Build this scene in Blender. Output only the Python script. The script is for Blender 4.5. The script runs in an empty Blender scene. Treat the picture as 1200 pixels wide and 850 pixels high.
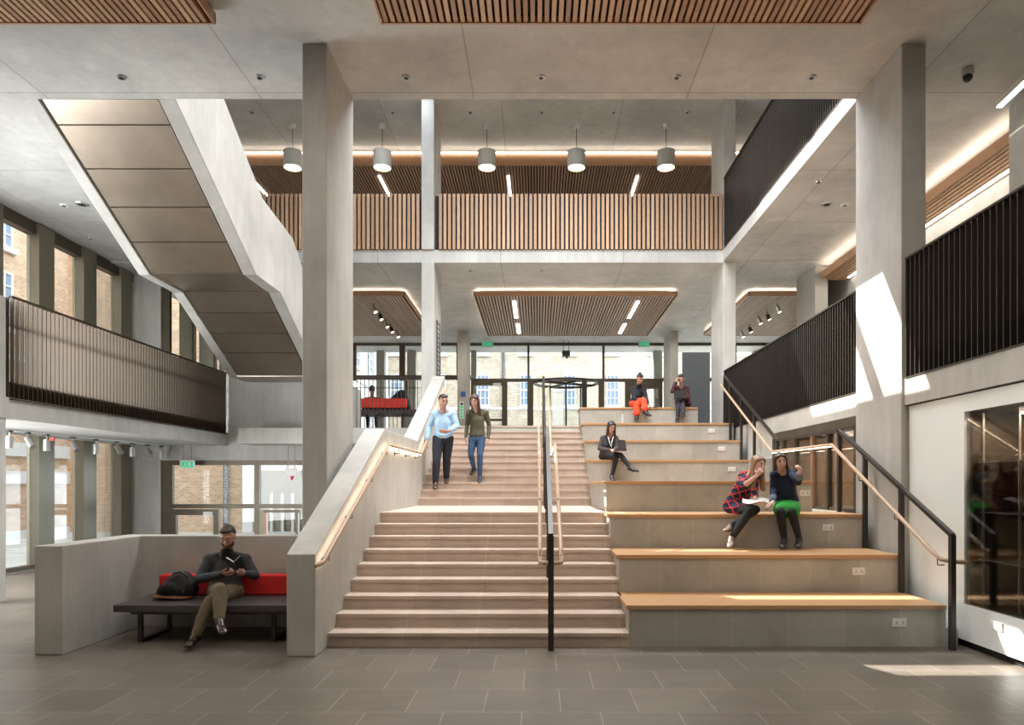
import bpy, bmesh, math, random
from mathutils import Vector as V, Matrix, Euler
random.seed(7)
C = bpy.context.scene.collection
K = 817.5; CX = 630.0; CY = 568.0; EYE = 1.75
def P(px, py, Y): return V(((px-CX)*Y/K, Y, EYE-(py-CY)*Y/K))
def XX(px, Y): return (px-CX)*Y/K
def ZZ(py, Y): return EYE-(py-CY)*Y/K

# ------------------------------------------------------------------ materials
MATS = {}
def nn(nt, t, **kw):
    n = nt.nodes.new(t)
    for k, v in kw.items(): setattr(n, k, v)
    return n
def base_mat(name, col, rough=.6, metal=0., spec=.5):
    m = bpy.data.materials.new(name); m.use_nodes = True
    nt = m.node_tree; b = nt.nodes['Principled BSDF']
    b.inputs['Base Color'].default_value = (*col, 1)
    b.inputs['Roughness'].default_value = rough
    b.inputs['Metallic'].default_value = metal
    b.inputs['Specular IOR Level'].default_value = spec
    MATS[name] = m
    return m, nt, b
def ramp(nt, fac, stops):
    r = nn(nt, 'ShaderNodeValToRGB')
    e = r.color_ramp.elements
    while len(e) < len(stops): e.new(.5)
    for i, (p, c) in enumerate(stops):
        e[i].position = p; e[i].color = (*c, 1)
    nt.links.new(fac, r.inputs['Fac']); return r.outputs['Color']
def pos(nt, scale=(1, 1, 1), off=(0, 0, 0)):
    g = nn(nt, 'ShaderNodeNewGeometry'); mp = nn(nt, 'ShaderNodeMapping')
    mp.inputs['Scale'].default_value = scale; mp.inputs['Location'].default_value = off
    nt.links.new(g.outputs['Position'], mp.inputs['Vector']); return mp.outputs['Vector']
def noise(nt, vec, scale, detail=4, rough=.6):
    n = nn(nt, 'ShaderNodeTexNoise'); n.inputs['Scale'].default_value = scale
    n.inputs['Detail'].default_value = detail; n.inputs['Roughness'].default_value = rough
    nt.links.new(vec, n.inputs['Vector']); return n.outputs['Fac']
def mul(col, f): return tuple(min(1, c*f) for c in col)
def mixc(nt, fac, a, b, mode='MIX'):
    m = nn(nt, 'ShaderNodeMix', data_type='RGBA', blend_type=mode)
    if isinstance(fac, float): m.inputs[0].default_value = fac
    else: nt.links.new(fac, m.inputs[0])
    for i, x in ((6, a), (7, b)):
        if isinstance(x, tuple): m.inputs[i].default_value = (*x, 1)
        else: nt.links.new(x, m.inputs[i])
    return m.outputs[2]
def bump(nt, b, h, strength=.1, dist=.01):
    bp = nn(nt, 'ShaderNodeBump'); bp.inputs['Strength'].default_value = strength; bp.inputs['Distance'].default_value = dist
    nt.links.new(h, bp.inputs['Height']); nt.links.new(bp.outputs['Normal'], b.inputs['Normal'])
def mottled(name, col, rough=.6, var=.12, scale=3., metal=0., bmp=0., stretch=(1, 1, 1), spec=.5):
    m, nt, b = base_mat(name, col, rough, metal, spec)
    v = pos(nt, stretch); f = noise(nt, v, scale)
    c = ramp(nt, f, [(.3, mul(col, 1-var)), (.7, mul(col, 1+var))])
    nt.links.new(c, b.inputs['Base Color'])
    if bmp: bump(nt, b, noise(nt, v, scale*6), bmp)
    return m
def concrete(name, col, panel=None):
    m, nt, b = base_mat(name, col, .62)
    v = pos(nt); f1 = noise(nt, v, .55, 6, .65); f2 = noise(nt, pos(nt, (1, 1, .15)), 5., 5, .7)
    c1 = ramp(nt, f1, [(.3, mul(col, .74)), (.7, mul(col, 1.12))])
    c2 = ramp(nt, f2, [(.3, (.83, .83, .83)), (.7, (1., 1., 1.))])
    c = mixc(nt, 1., c1, c2, 'MULTIPLY')
    if panel:
        (pw, ph, ox, oy) = panel
        br = nn(nt, 'ShaderNodeTexBrick'); br.offset = 0.
        br.inputs['Scale'].default_value = 1.; br.inputs['Brick Width'].default_value = pw
        br.inputs['Row Height'].default_value = ph; br.inputs['Mortar Size'].default_value = .012
        br.inputs['Mortar Smooth'].default_value = .3
        br.inputs['Color1'].default_value = (1, 1, 1, 1); br.inputs['Color2'].default_value = (.9, .9, .9, 1)
        br.inputs['Mortar'].default_value = (.62, .6, .58, 1)
        nt.links.new(pos(nt, (1, 1, 1), (ox, oy, 0)), br.inputs['Vector'])
        c = mixc(nt, 1., c, br.outputs['Color'], 'MULTIPLY')
    nt.links.new(c, b.inputs['Base Color']); bump(nt, b, f2, .08)
    return m
def tiles(name, col, w, h, off, joint, rough=.45, vec='xy', var=.13, offset=.5, mortar=.004):
    m, nt, b = base_mat(name, col, rough)
    g = nn(nt, 'ShaderNodeNewGeometry'); sp = nn(nt, 'ShaderNodeSeparateXYZ'); nt.links.new(g.outputs['Position'], sp.inputs[0])
    cb = nn(nt, 'ShaderNodeCombineXYZ')
    def add(o, k):
        a = nn(nt, 'ShaderNodeMath', operation='ADD'); a.inputs[1].default_value = k; nt.links.new(o, a.inputs[0]); return a.outputs[0]
    ax = {'x': 'X', 'y': 'Y', 'z': 'Z'}
    nt.links.new(add(sp.outputs[ax[vec[0]]], off[0]), cb.inputs[0])
    nt.links.new(add(sp.outputs[ax[vec[1]]], off[1]), cb.inputs[1])
    br = nn(nt, 'ShaderNodeTexBrick'); br.offset = offset
    br.inputs['Scale'].default_value = 1.; br.inputs['Brick Width'].default_value = w
    br.inputs['Row Height'].default_value = h; br.inputs['Mortar Size'].default_value = mortar
    br.inputs['Mortar Smooth'].default_value = .2; br.inputs['Bias'].default_value = 0.
    br.inputs['Color1'].default_value = (*mul(col, 1-var), 1); br.inputs['Color2'].default_value = (*mul(col, 1+var), 1)
    br.inputs['Mortar'].default_value = (*joint, 1)
    nt.links.new(cb.outputs[0], br.inputs['Vector'])
    f = noise(nt, pos(nt, (1, 1.6, 1)), 2.2, 6, .7)
    c = mixc(nt, 1., br.outputs['Color'], ramp(nt, f, [(.28, (.82, .8, .79)), (.72, (1.12, 1.12, 1.12))]), 'MULTIPLY')
    nt.links.new(c, b.inputs['Base Color'])
    return m
def slatwood(name, a, bcol, pitch, axis='X', rough=.45):
    m, nt, b = base_mat(name, a, rough)
    g = nn(nt, 'ShaderNodeNewGeometry'); sp = nn(nt, 'ShaderNodeSeparateXYZ'); nt.links.new(g.outputs['Position'], sp.inputs[0])
    d = nn(nt, 'ShaderNodeMath', operation='DIVIDE'); d.inputs[1].default_value = pitch; nt.links.new(sp.outputs[axis], d.inputs[0])
    fl = nn(nt, 'ShaderNodeMath', operation='FLOOR'); nt.links.new(d.outputs[0], fl.inputs[0])
    w = nn(nt, 'ShaderNodeTexWhiteNoise', noise_dimensions='1D'); nt.links.new(fl.outputs[0], w.inputs['W'])
    c = ramp(nt, w.outputs['Value'], [(0, a), (1, bcol)])
    f = noise(nt, pos(nt, (8, 8, 8)), 3.)
    c = mixc(nt, 1., c, ramp(nt, f, [(.3, (.85, .85, .85)), (.7, (1.05, 1.05, 1.05))]), 'MULTIPLY')
    nt.links.new(c, b.inputs['Base Color']); return m
def grainwood(name, a, bcol, stretch, rough=.4):
    m, nt, b = base_mat(name, a, rough)
    f = noise(nt, pos(nt, stretch), 3., 6, .65)
    nt.links.new(ramp(nt, f, [(.3, a), (.7, bcol)]), b.inputs['Base Color']); return m
def emit(name, col, s):
    m, nt, b = base_mat(name, (.8, .8, .8), .5)
    b.inputs['Emission Color'].default_value = (*col, 1); b.inputs['Emission Strength'].default_value = s
    return m
def glass(name, tint=(1, 1, 1), refl=.06, rough=.02, back=None):
    m = bpy.data.materials.new(name); m.use_nodes = True; nt = m.node_tree
    nt.nodes.clear(); o = nn(nt, 'ShaderNodeOutputMaterial')
    t = nn(nt, 'ShaderNodeBsdfTransparent'); t.inputs[0].default_value = (*tint, 1)
    g = nn(nt, 'ShaderNodeBsdfGlossy'); g.inputs['Roughness'].default_value = rough
    fr = nn(nt, 'ShaderNodeLayerWeight'); fr.inputs['Blend'].default_value = .15
    mp = nn(nt, 'ShaderNodeMath', operation='MULTIPLY_ADD'); mp.inputs[1].default_value = .6; mp.inputs[2].default_value = refl
    nt.links.new(fr.outputs['Fresnel'], mp.inputs[0])
    mx = nn(nt, 'ShaderNodeMixShader'); nt.links.new(mp.outputs[0], mx.inputs[0])
    nt.links.new(t.outputs[0], mx.inputs[1]); nt.links.new(g.outputs[0], mx.inputs[2])
    nt.links.new(mx.outputs[0], o.inputs[0]); MATS[name] = m
    return m
def plaid(name, a, bcol, line, s=.07):
    m, nt, b = base_mat(name, a, .85)
    g = nn(nt, 'ShaderNodeNewGeometry'); sp = nn(nt, 'ShaderNodeSeparateXYZ'); nt.links.new(g.outputs['Position'], sp.inputs[0])
    def stripe(o, w, ph=0.):
        d = nn(nt, 'ShaderNodeMath', operation='MULTIPLY_ADD'); d.inputs[1].default_value = 1/s; d.inputs[2].default_value = ph; nt.links.new(o, d.inputs[0])
        f = nn(nt, 'ShaderNodeMath', operation='FRACT'); nt.links.new(d.outputs[0], f.inputs[0])
        l = nn(nt, 'ShaderNodeMath', operation='LESS_THAN'); l.inputs[1].default_value = w; nt.links.new(f.outputs[0], l.inputs[0]); return l.outputs[0]
    a1 = nn(nt, 'ShaderNodeMath', operation='ADD'); nt.links.new(sp.outputs['X'], a1.inputs[0]); z3 = nn(nt, 'ShaderNodeMath', operation='MULTIPLY'); z3.inputs[1].default_value = .35; nt.links.new(sp.outputs['Z'], z3.inputs[0]); nt.links.new(z3.outputs[0], a1.inputs[1])
    x3 = nn(nt, 'ShaderNodeMath', operation='MULTIPLY'); x3.inputs[1].default_value = -.35; nt.links.new(sp.outputs['X'], x3.inputs[0])
    a2 = nn(nt, 'ShaderNodeMath', operation='ADD'); nt.links.new(x3.outputs[0], a2.inputs[0]); nt.links.new(sp.outputs['Z'], a2.inputs[1])
    c = mixc(nt, stripe(a1.outputs[0], .45), a, bcol)
    c = mixc(nt, stripe(a2.outputs[0], .45, .5), c, mul(a, .6)); c = mixc(nt, stripe(a1.outputs[0], .17, .3), c, line); c = mixc(nt, stripe(a2.outputs[0], .17), c, line)
    nt.links.new(c, b.inputs['Base Color']); return m

CONC = (.50, .485, .44)
M_conc = concrete('board marked concrete', CONC)
M_ceil = concrete('soffit concrete', (.60, .595, .56), (3.0, 2.4, .9, 2.3))
M_pale = concrete('pale concrete', (.55, .54, .50))
M_floor = tiles('floor stone', (.150, .130, .108), .6, .6, (.12+60, -5.36+60), (.33, .30, .26), .36)
M_stair = tiles('stair stone', (.52, .42, .35), .79, 50., (1.459+79, 25), (.62, .55, .48), .5, 'xz', .06, 0.)
M_tier = tiles('tier stone', (.405, .40, .36), .605, 50., (-.28+60.5, 25), (.50, .48, .44), .5, 'xz', .09, 0.)
M_oak = grainwood('oak', (.42, .235, .11), (.52, .31, .155), (1.2, 14, 14))
M_rail = grainwood('handrail oak', (.42, .29, .19), (.52, .37, .25), (9, 2, 2))
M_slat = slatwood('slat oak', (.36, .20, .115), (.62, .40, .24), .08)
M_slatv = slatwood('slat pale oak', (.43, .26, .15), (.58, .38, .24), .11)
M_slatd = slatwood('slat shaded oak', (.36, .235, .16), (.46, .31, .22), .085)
M_slatr = slatwood('slat oak run', (.42, .25, .14), (.62, .40, .24), .1, 'X')
M_fascia = grainwood('fascia oak', (.40, .22, .12), (.48, .28, .16), (2, 2, 2))
M_black = mottled('dark backing', (.012, .011, .012), .8, .1)
M_bronze = mottled('bronze metal', (.105, .088, .062), .42, .12, 2., .6)
M_bronzel = mottled('bronze fin metal', (.20, .178, .132), .42, .1, 2., .3, stretch=(1, 1, .2))
M_panel = mottled('bronze panel metal', (.36, .30, .24), .3, .12, 1.2, .85)
M_bar = mottled('blackened bronze', (.050, .042, .035), .4, .1, 2., .55)
M_barl = mottled('warm bronze bar', (.062, .043, .025), .5, .1, 2., .25, spec=.3)
M_steel = mottled('dark steel', (.055, .05, .045), .4, .1, 2., .6)
M_white = base_mat('white enamel', (.75, .75, .73), .4)[0]
M_wglass = mottled('white glass cladding', (.80, .83, .80), .08, .03, 1.)
M_silver = base_mat('silver lamp metal', (.55, .55, .55), .3, .8)[0]
M_led = emit('warm led', (1., .80, .60), 9.)
M_cove = emit('cove led', (1., .82, .66), 16.)
M_cove2 = emit('gallery cove led', (1., .84, .70), 6.5)
M_tube = emit('white light tube', (1., .93, .85), 7.)
M_shade = base_mat('lamp shade fabric', (.55, .53, .47), .7)[0]
M_bulb = emit('lamp glow', (1., .78, .45), 6.)
M_glass = glass('window glass', (.94, .96, .95), .02)
M_dglass = glass('tinted glass', (.72, .72, .70), .02)
M_brick = tiles('buff brick', (.34, .275, .195), .225, .075, (50, 50), (.5, .45, .37), .9, 'xz', .25, .5, .012)
M_brickx = tiles('red brown brick', (.46, .30, .19), .225, .075, (50, 50), (.50, .42, .33), .9, 'yz', .22, .5, .012)
M_brickl = tiles('orange brown brick', (.46, .31, .19), .225, .075, (50, 50), (.50, .42, .33), .9, 'xz', .22, .5, .012)
M_trimw = mottled('painted stone', (.58, .58, .57), .7, .05)
M_pave = tiles('street paving', (.42, .41, .39), .6, .6, (50, 50), (.3, .3, .3), .8)
M_wing = mottled('pale brick', (.62, .57, .52), .9, .12, 6.)
M_winp = base_mat('sash glass', (.18, .24, .32), .1)[0]
M_red = mottled('red fabric', (.62, .022, .018), .85, .08, 8.)
M_redl = mottled('scarlet fabric', (.75, .05, .03), .85, .08, 8.)
M_seat = mottled('charcoal vinyl', (.055, .045, .045), .5, .1, 4.)
M_green = emit('exit green', (.02, .5, .22), .35); MATS['exit green'].node_tree.nodes['Principled BSDF'].inputs['Base Color'].default_value = (.02, .5, .25, 1)
M_plastic = base_mat('black plastic', (.015, .015, .016), .4)[0]
M_grey = mottled('grey board', (.07, .075, .08), .6, .06)
M_timber = grainwood('brown timber wall', (.20, .11, .065), (.27, .155, .09), (10, 10, 1))
M_paper = base_mat('paper', (.8, .8, .78), .8)[0]
M_redp = base_mat('red plastic', (.7, .03, .03), .4)[0]
M_blue = base_mat('blue sign', (.04, .10, .35), .4)[0]
M_concd = concrete('column concrete', (.47, .455, .42))

# ------------------------------------------------------------------ mesh builder
class MB:
    def __init__(s): s.v = []; s.f = []
    def box(s, x0, x1, y0, y1, z0, z1):
        n = len(s.v)
        s.v += [(x0, y0, z0), (x1, y0, z0), (x1, y1, z0), (x0, y1, z0), (x0, y0, z1), (x1, y0, z1), (x1, y1, z1), (x0, y1, z1)]
        s.f += [(n, n+3, n+2, n+1), (n+4, n+5, n+6, n+7), (n, n+1, n+5, n+4), (n+1, n+2, n+6, n+5), (n+2, n+3, n+7, n+6), (n+3, n, n+4, n+7)]
        return s
    def prism(s, pts, a0, a1, axis='x'):
        # pts: (y,z) for axis x, (x,z) for axis y, (x,y) for axis z
        n = len(s.v); k = len(pts)
        for a in (a0, a1):
            for p in pts:
                s.v.append({'x': (a, p[0], p[1]), 'y': (p[0], a, p[1]), 'z': (p[0], p[1], a)}[axis])
        s.f.append(tuple(range(n, n+k))); s.f.append(tuple(range(n+2*k-1, n+k-1, -1)))
        for i in range(k):
            j = (i+1) % k; s.f.append((n+i, n+k+i, n+k+j, n+j))
        return s
    def tube(s, pts, r, seg=10, flat=None, cap=True):
        pts = [V(p) for p in pts]; rings = []
        up0 = V((0, 0, 1))
        for i, p in enumerate(pts):
            if i == 0: t = (pts[1]-p).normalized()
            elif i == len(pts)-1: t = (p-pts[i-1]).normalized()
            else: t = ((p-pts[i-1]).normalized()+(pts[i+1]-p).normalized()).normalized()
            u = up0 if abs(t.z) < .95 else V((0, 1, 0))
            a = t.cross(u).normalized(); b = a.cross(t).normalized()
            if i == 0: pass
            ri = r[i] if isinstance(r, (list, tuple)) else r
            n = len(s.v); rings.append(n)
            for q in range(seg):
                an = 2*math.pi*(q+.5)/seg
                ca, sb = math.cos(an), math.sin(an)
                if flat:
                    w, h = flat; kk = 1/max(abs(ca), abs(sb)); s.v.append(tuple(p+a*(ca*kk*w)+b*(sb*kk*h)))
                else: s.v.append(tuple(p+a*(ca*ri)+b*(sb*ri)))
        for a, b in zip(rings, rings[1:]):
            for q in range(seg):
                w = (q+1) % seg; s.f.append((a+q, a+w, b+w, b+q))
        if cap:
            s.f.append(tuple(range(rings[0]+seg-1, rings[0]-1, -1))); s.f.append(tuple(range(rings[-1], rings[-1]+seg)))
        return s
    def bar(s, pts, w, h): return s.tube(pts, 0, 4, (w/2, h/2))
    def lathe(s, c, prof, seg=20, axis='z', cap=True):
        rings = []
        for (r, h) in prof:
            rings.append(len(s.v))
            for q in range(seg):
                a = 2*math.pi*q/seg
                d = {'z': (r*math.cos(a), r*math.sin(a), h), 'y': (r*math.cos(a), h, r*math.sin(a)), 'x': (h, r*math.cos(a), r*math.sin(a))}[axis]
                s.v.append((c[0]+d[0], c[1]+d[1], c[2]+d[2]))
        for a, b in zip(rings, rings[1:]):
            for q in range(seg):
                w = (q+1) % seg; s.f.append((a+q, a+w, b+w, b+q))
        if cap: s.f.append(tuple(range(rings[0]+seg-1, rings[0]-1, -1))); s.f.append(tuple(range(rings[-1], rings[-1]+seg)))
        return s
    def quad(s, a, b, c, d):
        n = len(s.v); s.v += [tuple(a), tuple(b), tuple(c), tuple(d)]; s.f.append((n, n+1, n+2, n+3)); return s
    def build(s, name, mat, parent=None, origin=None, bevel=0, smooth=False):
        o0 = V(wloc(parent)) if parent else V((0, 0, 0))
        org = V(origin) if origin is not None else o0
        me = bpy.data.meshes.new(name)
        me.from_pydata([tuple(V(p)-org) for p in s.v], [], s.f)
        bm = bmesh.new(); bm.from_mesh(me); bmesh.ops.recalc_face_normals(bm, faces=bm.faces); bm.to_mesh(me); bm.free()
        me.materials.append(mat)
        if smooth:
            for p in me.polygons: p.use_smooth = True
            try: me.set_sharp_from_angle(angle=math.radians(40))
            except Exception: pass
        ob = bpy.data.objects.new(name, me); C.objects.link(ob)
        if parent: ob.parent = parent
        ob.location = org-o0
        if bevel:
            md = ob.modifiers.new('bevel', 'BEVEL'); md.width = bevel; md.segments = 2; md.limit_method = 'ANGLE'
        return ob
def wloc(o):
    v = V((0, 0, 0))
    while o is not None: v = v+o.location; o = o.parent
    return v
def tag(o, label=None, cat=None, group=None, kind=None):
    if label: o['label'] = label
    if cat: o['category'] = cat
    if group: o['group'] = group
    if kind: o['kind'] = kind
    return o
def thing(name, loc, label, cat, group=None):
    o = bpy.data.objects.new(name, None); C.objects.link(o); o.location = loc; o.empty_display_size = .1
    return tag(o, label, cat, group)
def struct(name, mb, mat, label=None, cat=None, bevel=0):
    return tag(mb.build(name, mat, bevel=bevel), label, cat, kind='structure')
def copy_tree(o, parent=None):
    c = o.copy(); C.objects.link(c); c.parent = parent
    for ch in list(o.children): copy_tree(ch, c)
    return c

# ================================================================== SETTING
# levels: ground 0, upper ground 3.15, ceiling 7.2, gallery floor 7.48, void ceiling 11.15
R = .15; T = .313; Y1 = 7.5; YB = 13.18
XL = -2.257; XR = .954
struct('floor', MB().box(-10.4, 10, -6, 18.1, -.3, 0), M_floor)
# upper ground level floor + right hand balcony slab
f = MB(); f.box(-7.3, 10, 17.0, 27.5, 2.75, 3.13); f.box(1.0, 4.5, 16.66, 17.0, 2.75, 3.13); f.box(XL, 1.0, 16.64, 17.0, 2.75, 3.13)
f.box(4.53, 10, -6, 17.0, 2.73, 3.07)
struct('floor_upper', f, M_conc)
# ceiling slab with the void cut out
c = MB()
c.box(-10.6, 10, -6, 9.86, 7.2, 7.48)
c.box(-10.6, -7.26, 9.86, 17.03, 7.2, 7.48)
c.box(4.53, 10, 9.86, 17.03, 7.2, 7.48)
c.box(-10.6, 10, 17.03, 28.6, 7.17, 7.48)
struct('ceiling', c, M_ceil)
# upper ceiling above void: solid behind, unseen front part with slots cut to shape the sun patches
ROOF = []
u = MB()
u.box(-10.8, 10, 16.95, 28.6, 11.15, 11.45)
holes = [(.12, .72, 12.3, 13.9), (.12, .72, 14.05, 16.7), (-4.5, -2.6, 13.35, 14.45), (-4.5, -2.6, 14.62, 16.9),
         (-8.95, -6.9, 13.5, 13.98), (-9.4, -8.75, 13.1, 13.35), (-9.5, -7.0, 14.72, 15.08), (-10.5, -8.1, 15.42, 15.78), (-10.4, -8.9, 15.9, 16.9)]
xs = sorted({-10.8, 10} | {h[0] for h in holes} | {h[1] for h in holes})
ys = sorted({6.0, 16.95} | {h[2] for h in holes} | {h[3] for h in holes})
for i in range(len(xs)-1):
    run = None
    for j in range(len(ys)-1):
        mx, my = (xs[i]+xs[i+1])/2, (ys[j]+ys[j+1])/2
        open_ = any(h[0] < mx < h[1] and h[2] < my < h[3] for h in holes)
        if not open_:
            if run is None: run = ys[j]
        if open_ or j == len(ys)-2:
            end = ys[j] if open_ else ys[j+1]
            if run is not None and end > run: u.box(xs[i], xs[i+1], run, end, 11.25, 11.45)
            run = None
struct('ceiling_upper', u, M_ceil)
# enclosing walls
w = MB(); w.box(-10.6, 10.2, -6.3, -6, 0, 7.2); struct('wall_rear', w, M_conc)
w = MB(); w.box(10, 10.2, -6, 28.6, 0, 11.3); struct('wall_right', w, M_conc)
w = MB(); w.box(-10.6, 10, 5.8, 6, 7.48, 11.4); struct('wall_gallery_front', w, M_conc)
w = MB(); w.box(-10.8, -10.6, 6, 28.6, 7.48, 11.4); struct('wall_gallery_left', w, M_conc)
w = MB(); w.box(-10.6, 10, 26.5, 26.7, 7.48, 11.15); struct('wall_gallery_back', w, M_timber)
# rear-left concrete end wall
w = MB()
w.box(-10.6, -9.7, 17.95, 18.2, 0, 7.2)
w.box(-7.95, -4.9, 17.95, 18.2, 2.37, 7.2)
w.box(-9.7, -7.95, 17.95, 18.2, 2.37, 3.1)
w.box(-4.95, -4.6, 17.3, 18.2, 0, 4.2)
struct('wall_back_left', w, M_pale)
w = MB(); w.box(-4.6, -2.6, 17.35, 17.5, 0, 3.1); struct('wall_stair_left', w, M_conc)
# left gallery walkway
w = MB(); w.box(-10.4, -8.0, 9.9, 17.95, 2.75, 3.07); struct('floor_left_balcony', w, M_pale)
w = MB(); w.box(-8.5, -8.02, 10.1, 10.52, 0, 4.58); struct('concrete_pier', w, M_pale, 'pale concrete pier closing the near end of the left balcony railing', 'pier')
# right side wall: white glass cladding with a case opening, wall behind glass doors
w = MB()
w.box(4.58, 4.64, 7.49, 8.6, .08, 2.72)          # solid bay
w.box(4.58, 4.64, 2, 7.49, .08, .47)             # plinth band under case
w.box(4.58, 4.64, 2, 7.49, 2.53, 2.72)
struct('wall_right_cladding', w, M_wglass)
struct('trim_1', MB().box(4.575, 4.65, 2, 8.6, 2.715, 2.735), M_black)
struct('baseboard_right', MB().box(4.64, 4.70, 2, 8.6, 0, .08), M_black)
w = MB(); w.box(4.53, 4.75, 13.45, 17.0, 0, 2.73); w.box(4.53, 4.75, 8.6, 9.9, 0, 1.35); struct('wall_right_stair', w, M_pale)
w = MB(); w.box(4.75, 7.3, 13.45, 13.6, 0, 2.73); w.box(7.2, 7.4, 8, 13.6, 0, 2.73); struct('wall_room_right', w, M_timber)
w = MB(); w.box(4.7, 7.2, 9.0, 13.5, 1.2, 1.35); struct('floor_room_right', w, M_floor)
w = MB(); w.box(7.75, 7.95, 2, 18.6, 3.07, 7.2); w.box(7.0, 10, 18.6, 18.8, 3.07, 7.2); struct('wall_upper_right', w, M_conc)
w = MB(); w.box(5.9, 7.75, 2, 2.1, 3.07, 7.2); w.box(7.70, 7.75, 2, 18.6, 3.07, 5.6); struct('wall_timber_right', w, M_timber)

# columns
def column(x0, x1, y0, y1, z0, z1, label, m=M_concd):
    b = MB().box(x0, x1, y0, y1, z0, z1)
    return struct('concrete_column', b, m, label, 'column', .012)
column(-2.91, -2.606, 8.62, 9.86, 0, 7.2, 'tall foreground concrete blade column beside the left stair parapet')
column(4.495, 4.80, 8.62, 9.86, 0, 7.2, 'tall foreground concrete blade column at the right end of the seating tiers')
column(-2.83, -2.52, 16.99, 18.2, 7.48, 11.15, 'pale column between the two timber slatted balustrades on the upper gallery', M_pale)
column(-2.83, -2.52, 16.99, 18.2, 3.13, 7.17, 'pale column at the top of the stairs with a narrow directory panel', M_pale)
column(4.53, 4.83, 16.99, 18.2, 7.48, 11.15, 'pale column on the upper gallery where timber and dark railings meet', M_pale)
column(4.53, 4.83, 16.99, 18.2, 3.13, 7.17, 'pale column at the top right of the seating tiers beside the dark board', M_pale)
column(-2.83, -2.50, 24.6, 25.9, 3.13, 7.17, 'slim concrete column near the glazed entrance carrying small coloured signs', M_conc)
column(4.68, 4.96, 24.6, 25.9, 3.13, 7.17, 'slim concrete column near the glazed entrance behind the reading people')
column(6.88, 7.2, 17.3, 18.55, 3.07, 7.17, 'grey concrete column behind the right balcony railing under the oak ceiling')
column(6.82, 7.2, 9.2, 10.1, 3.07, 7.2, 'pale column behind the near right railing at the frame edge', M_pale)

# ================================================================== MAIN STAIRCASE
st = thing('stone_staircase', (-.65, Y1, 0), 'broad pinkish stone staircase rising in two flights from the hall floor', 'staircase')
def steps(k0, k1, ybase, xl, xr, yback):
    mb = MB(); nos = MB()
    for k in range(k0, k1+1):
        y0 = ybase+(k-k0)*T; z = k*R
        yb = ybase+(k-k0+1)*T if k < k1 else yback
        mb.box(xl, xr, y0+.02, yb+.02, 0 if k0 == 1 else 1.0, z-.035)
        nos.box(xl, xr, y0, yb+.02, z-.035, z)
    return mb, nos
m1, n1 = steps(1, 9, Y1, XL, XR+.03, YB)
m1.build('lower_flight', M_stair, st); n1.build('lower_treads', M_stair, st)
m2, n2 = steps(10, 21, YB, XL, 1.03, 17.0)
m2.build('upper_flight', M_stair, st); n2.build('upper_treads', M_stair, st)

# left parapet
pp = [(7.08, 0), (7.08, 1.04), (10.28, 2.57), (13.1, 2.57), (16.98, 4.39), (16.98, 0)]
tag(MB().prism(pp, -2.55, XL, 'x').build('stair_parapet', M_conc, origin=(-2.4, 7.1, 0), bevel=.01), 'solid concrete parapet climbing the left side of the stone staircase', 'parapet')

# ================================================================== SEATING TIERS
TIER = [(7.5, 8.43, XR, 4.40), (8.43, 9.36, XR, 4.40), (9.36, 10.3, XR, 4.40), (10.3, 14.1, .985, 4.06), (14.1, 15.0, 1.0, 4.28),
        (15.0, 15.86, 1.0, 4.40), (15.86, 16.7, 1.0, 4.46), (16.7, 17.55, 1.0, 3.84)]
TL = ['lowest seating tier, its stone front rising straight from the hall floor',
      'second seating tier up, where the feet of the two laughing women rest',
      'third seating tier up, the one the two laughing women sit on',
      'fourth seating tier up, deep and level with the stair landing',
      'fifth seating tier up, where the woman in grey sits with a laptop',
      'sixth seating tier up, directly above the woman in grey with the laptop',
      'seventh seating tier up, with a clear bottle standing on it',
      'topmost short seating tier where the woman in orange trousers sits']
sockets = {0: (1055, 730), 1: (1007, 670), 2: (971, 618.5), 3: (944, 578), 4: (858, 550), 5: (846, 526), 6: (834, 505)}
for i, (y0, y1, x0, x1) in enumerate(TIER):
    z = .45*(i+1)
    t = thing('seating_tier', ((x0+x1)/2, y0, z-.45), TL[i], 'bench seating', 'stepped seating tiers')
    body = MB()
    zb = 0 if i < 3 else (1.33 if i < 7 else 3.13)
    if i == 3: zb = 0
    body.box(x0+.03, x1, y0+.02, y1+.0, zb, z-.045)
    body.build('stone_front', M_tier, t)
    MB().box(x0, x1, y0, y1+.018, z-.045, z).build('oak_top', M_oak, t, bevel=.004)
    if i in sockets:
        px, py = sockets[i]; c0 = P(px, py, y0); 
        s = MB().box(c0.x-.075, c0.x+.075, y0-.012+.02, y0+.022, c0.z-.045, c0.z+.045).build('power_socket', M_white, t, bevel=.003)
        for dx in (-.035, .035):
            h = MB()
            h.box(c0.x+dx-.004, c0.x+dx+.004, y0+.004, y0+.01, c0.z-.006, c0.z+.012)
            h.box(c0.x+dx-.015, c0.x+dx-.007, y0+.004, y0+.01, c0.z-.02, c0.z-.014)
            h.box(c0.x+dx+.007, c0.x+dx+.015, y0+.004, y0+.01, c0.z-.02, c0.z-.014)
            h.build('pin_holes', M_plastic, s)
struct('floor_landing_right', MB().box(4.06, 4.53, 10.3, 13.45, 1.2, 1.35), M_tier)
MBx = MB().box(4.28, 4.53, 13.45, 15.0, 0, 2.25); MBx.box(4.40, 4.53, 7.52, 10.3, 0, .2); struct('trim_2', MBx, M_tier)

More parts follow.
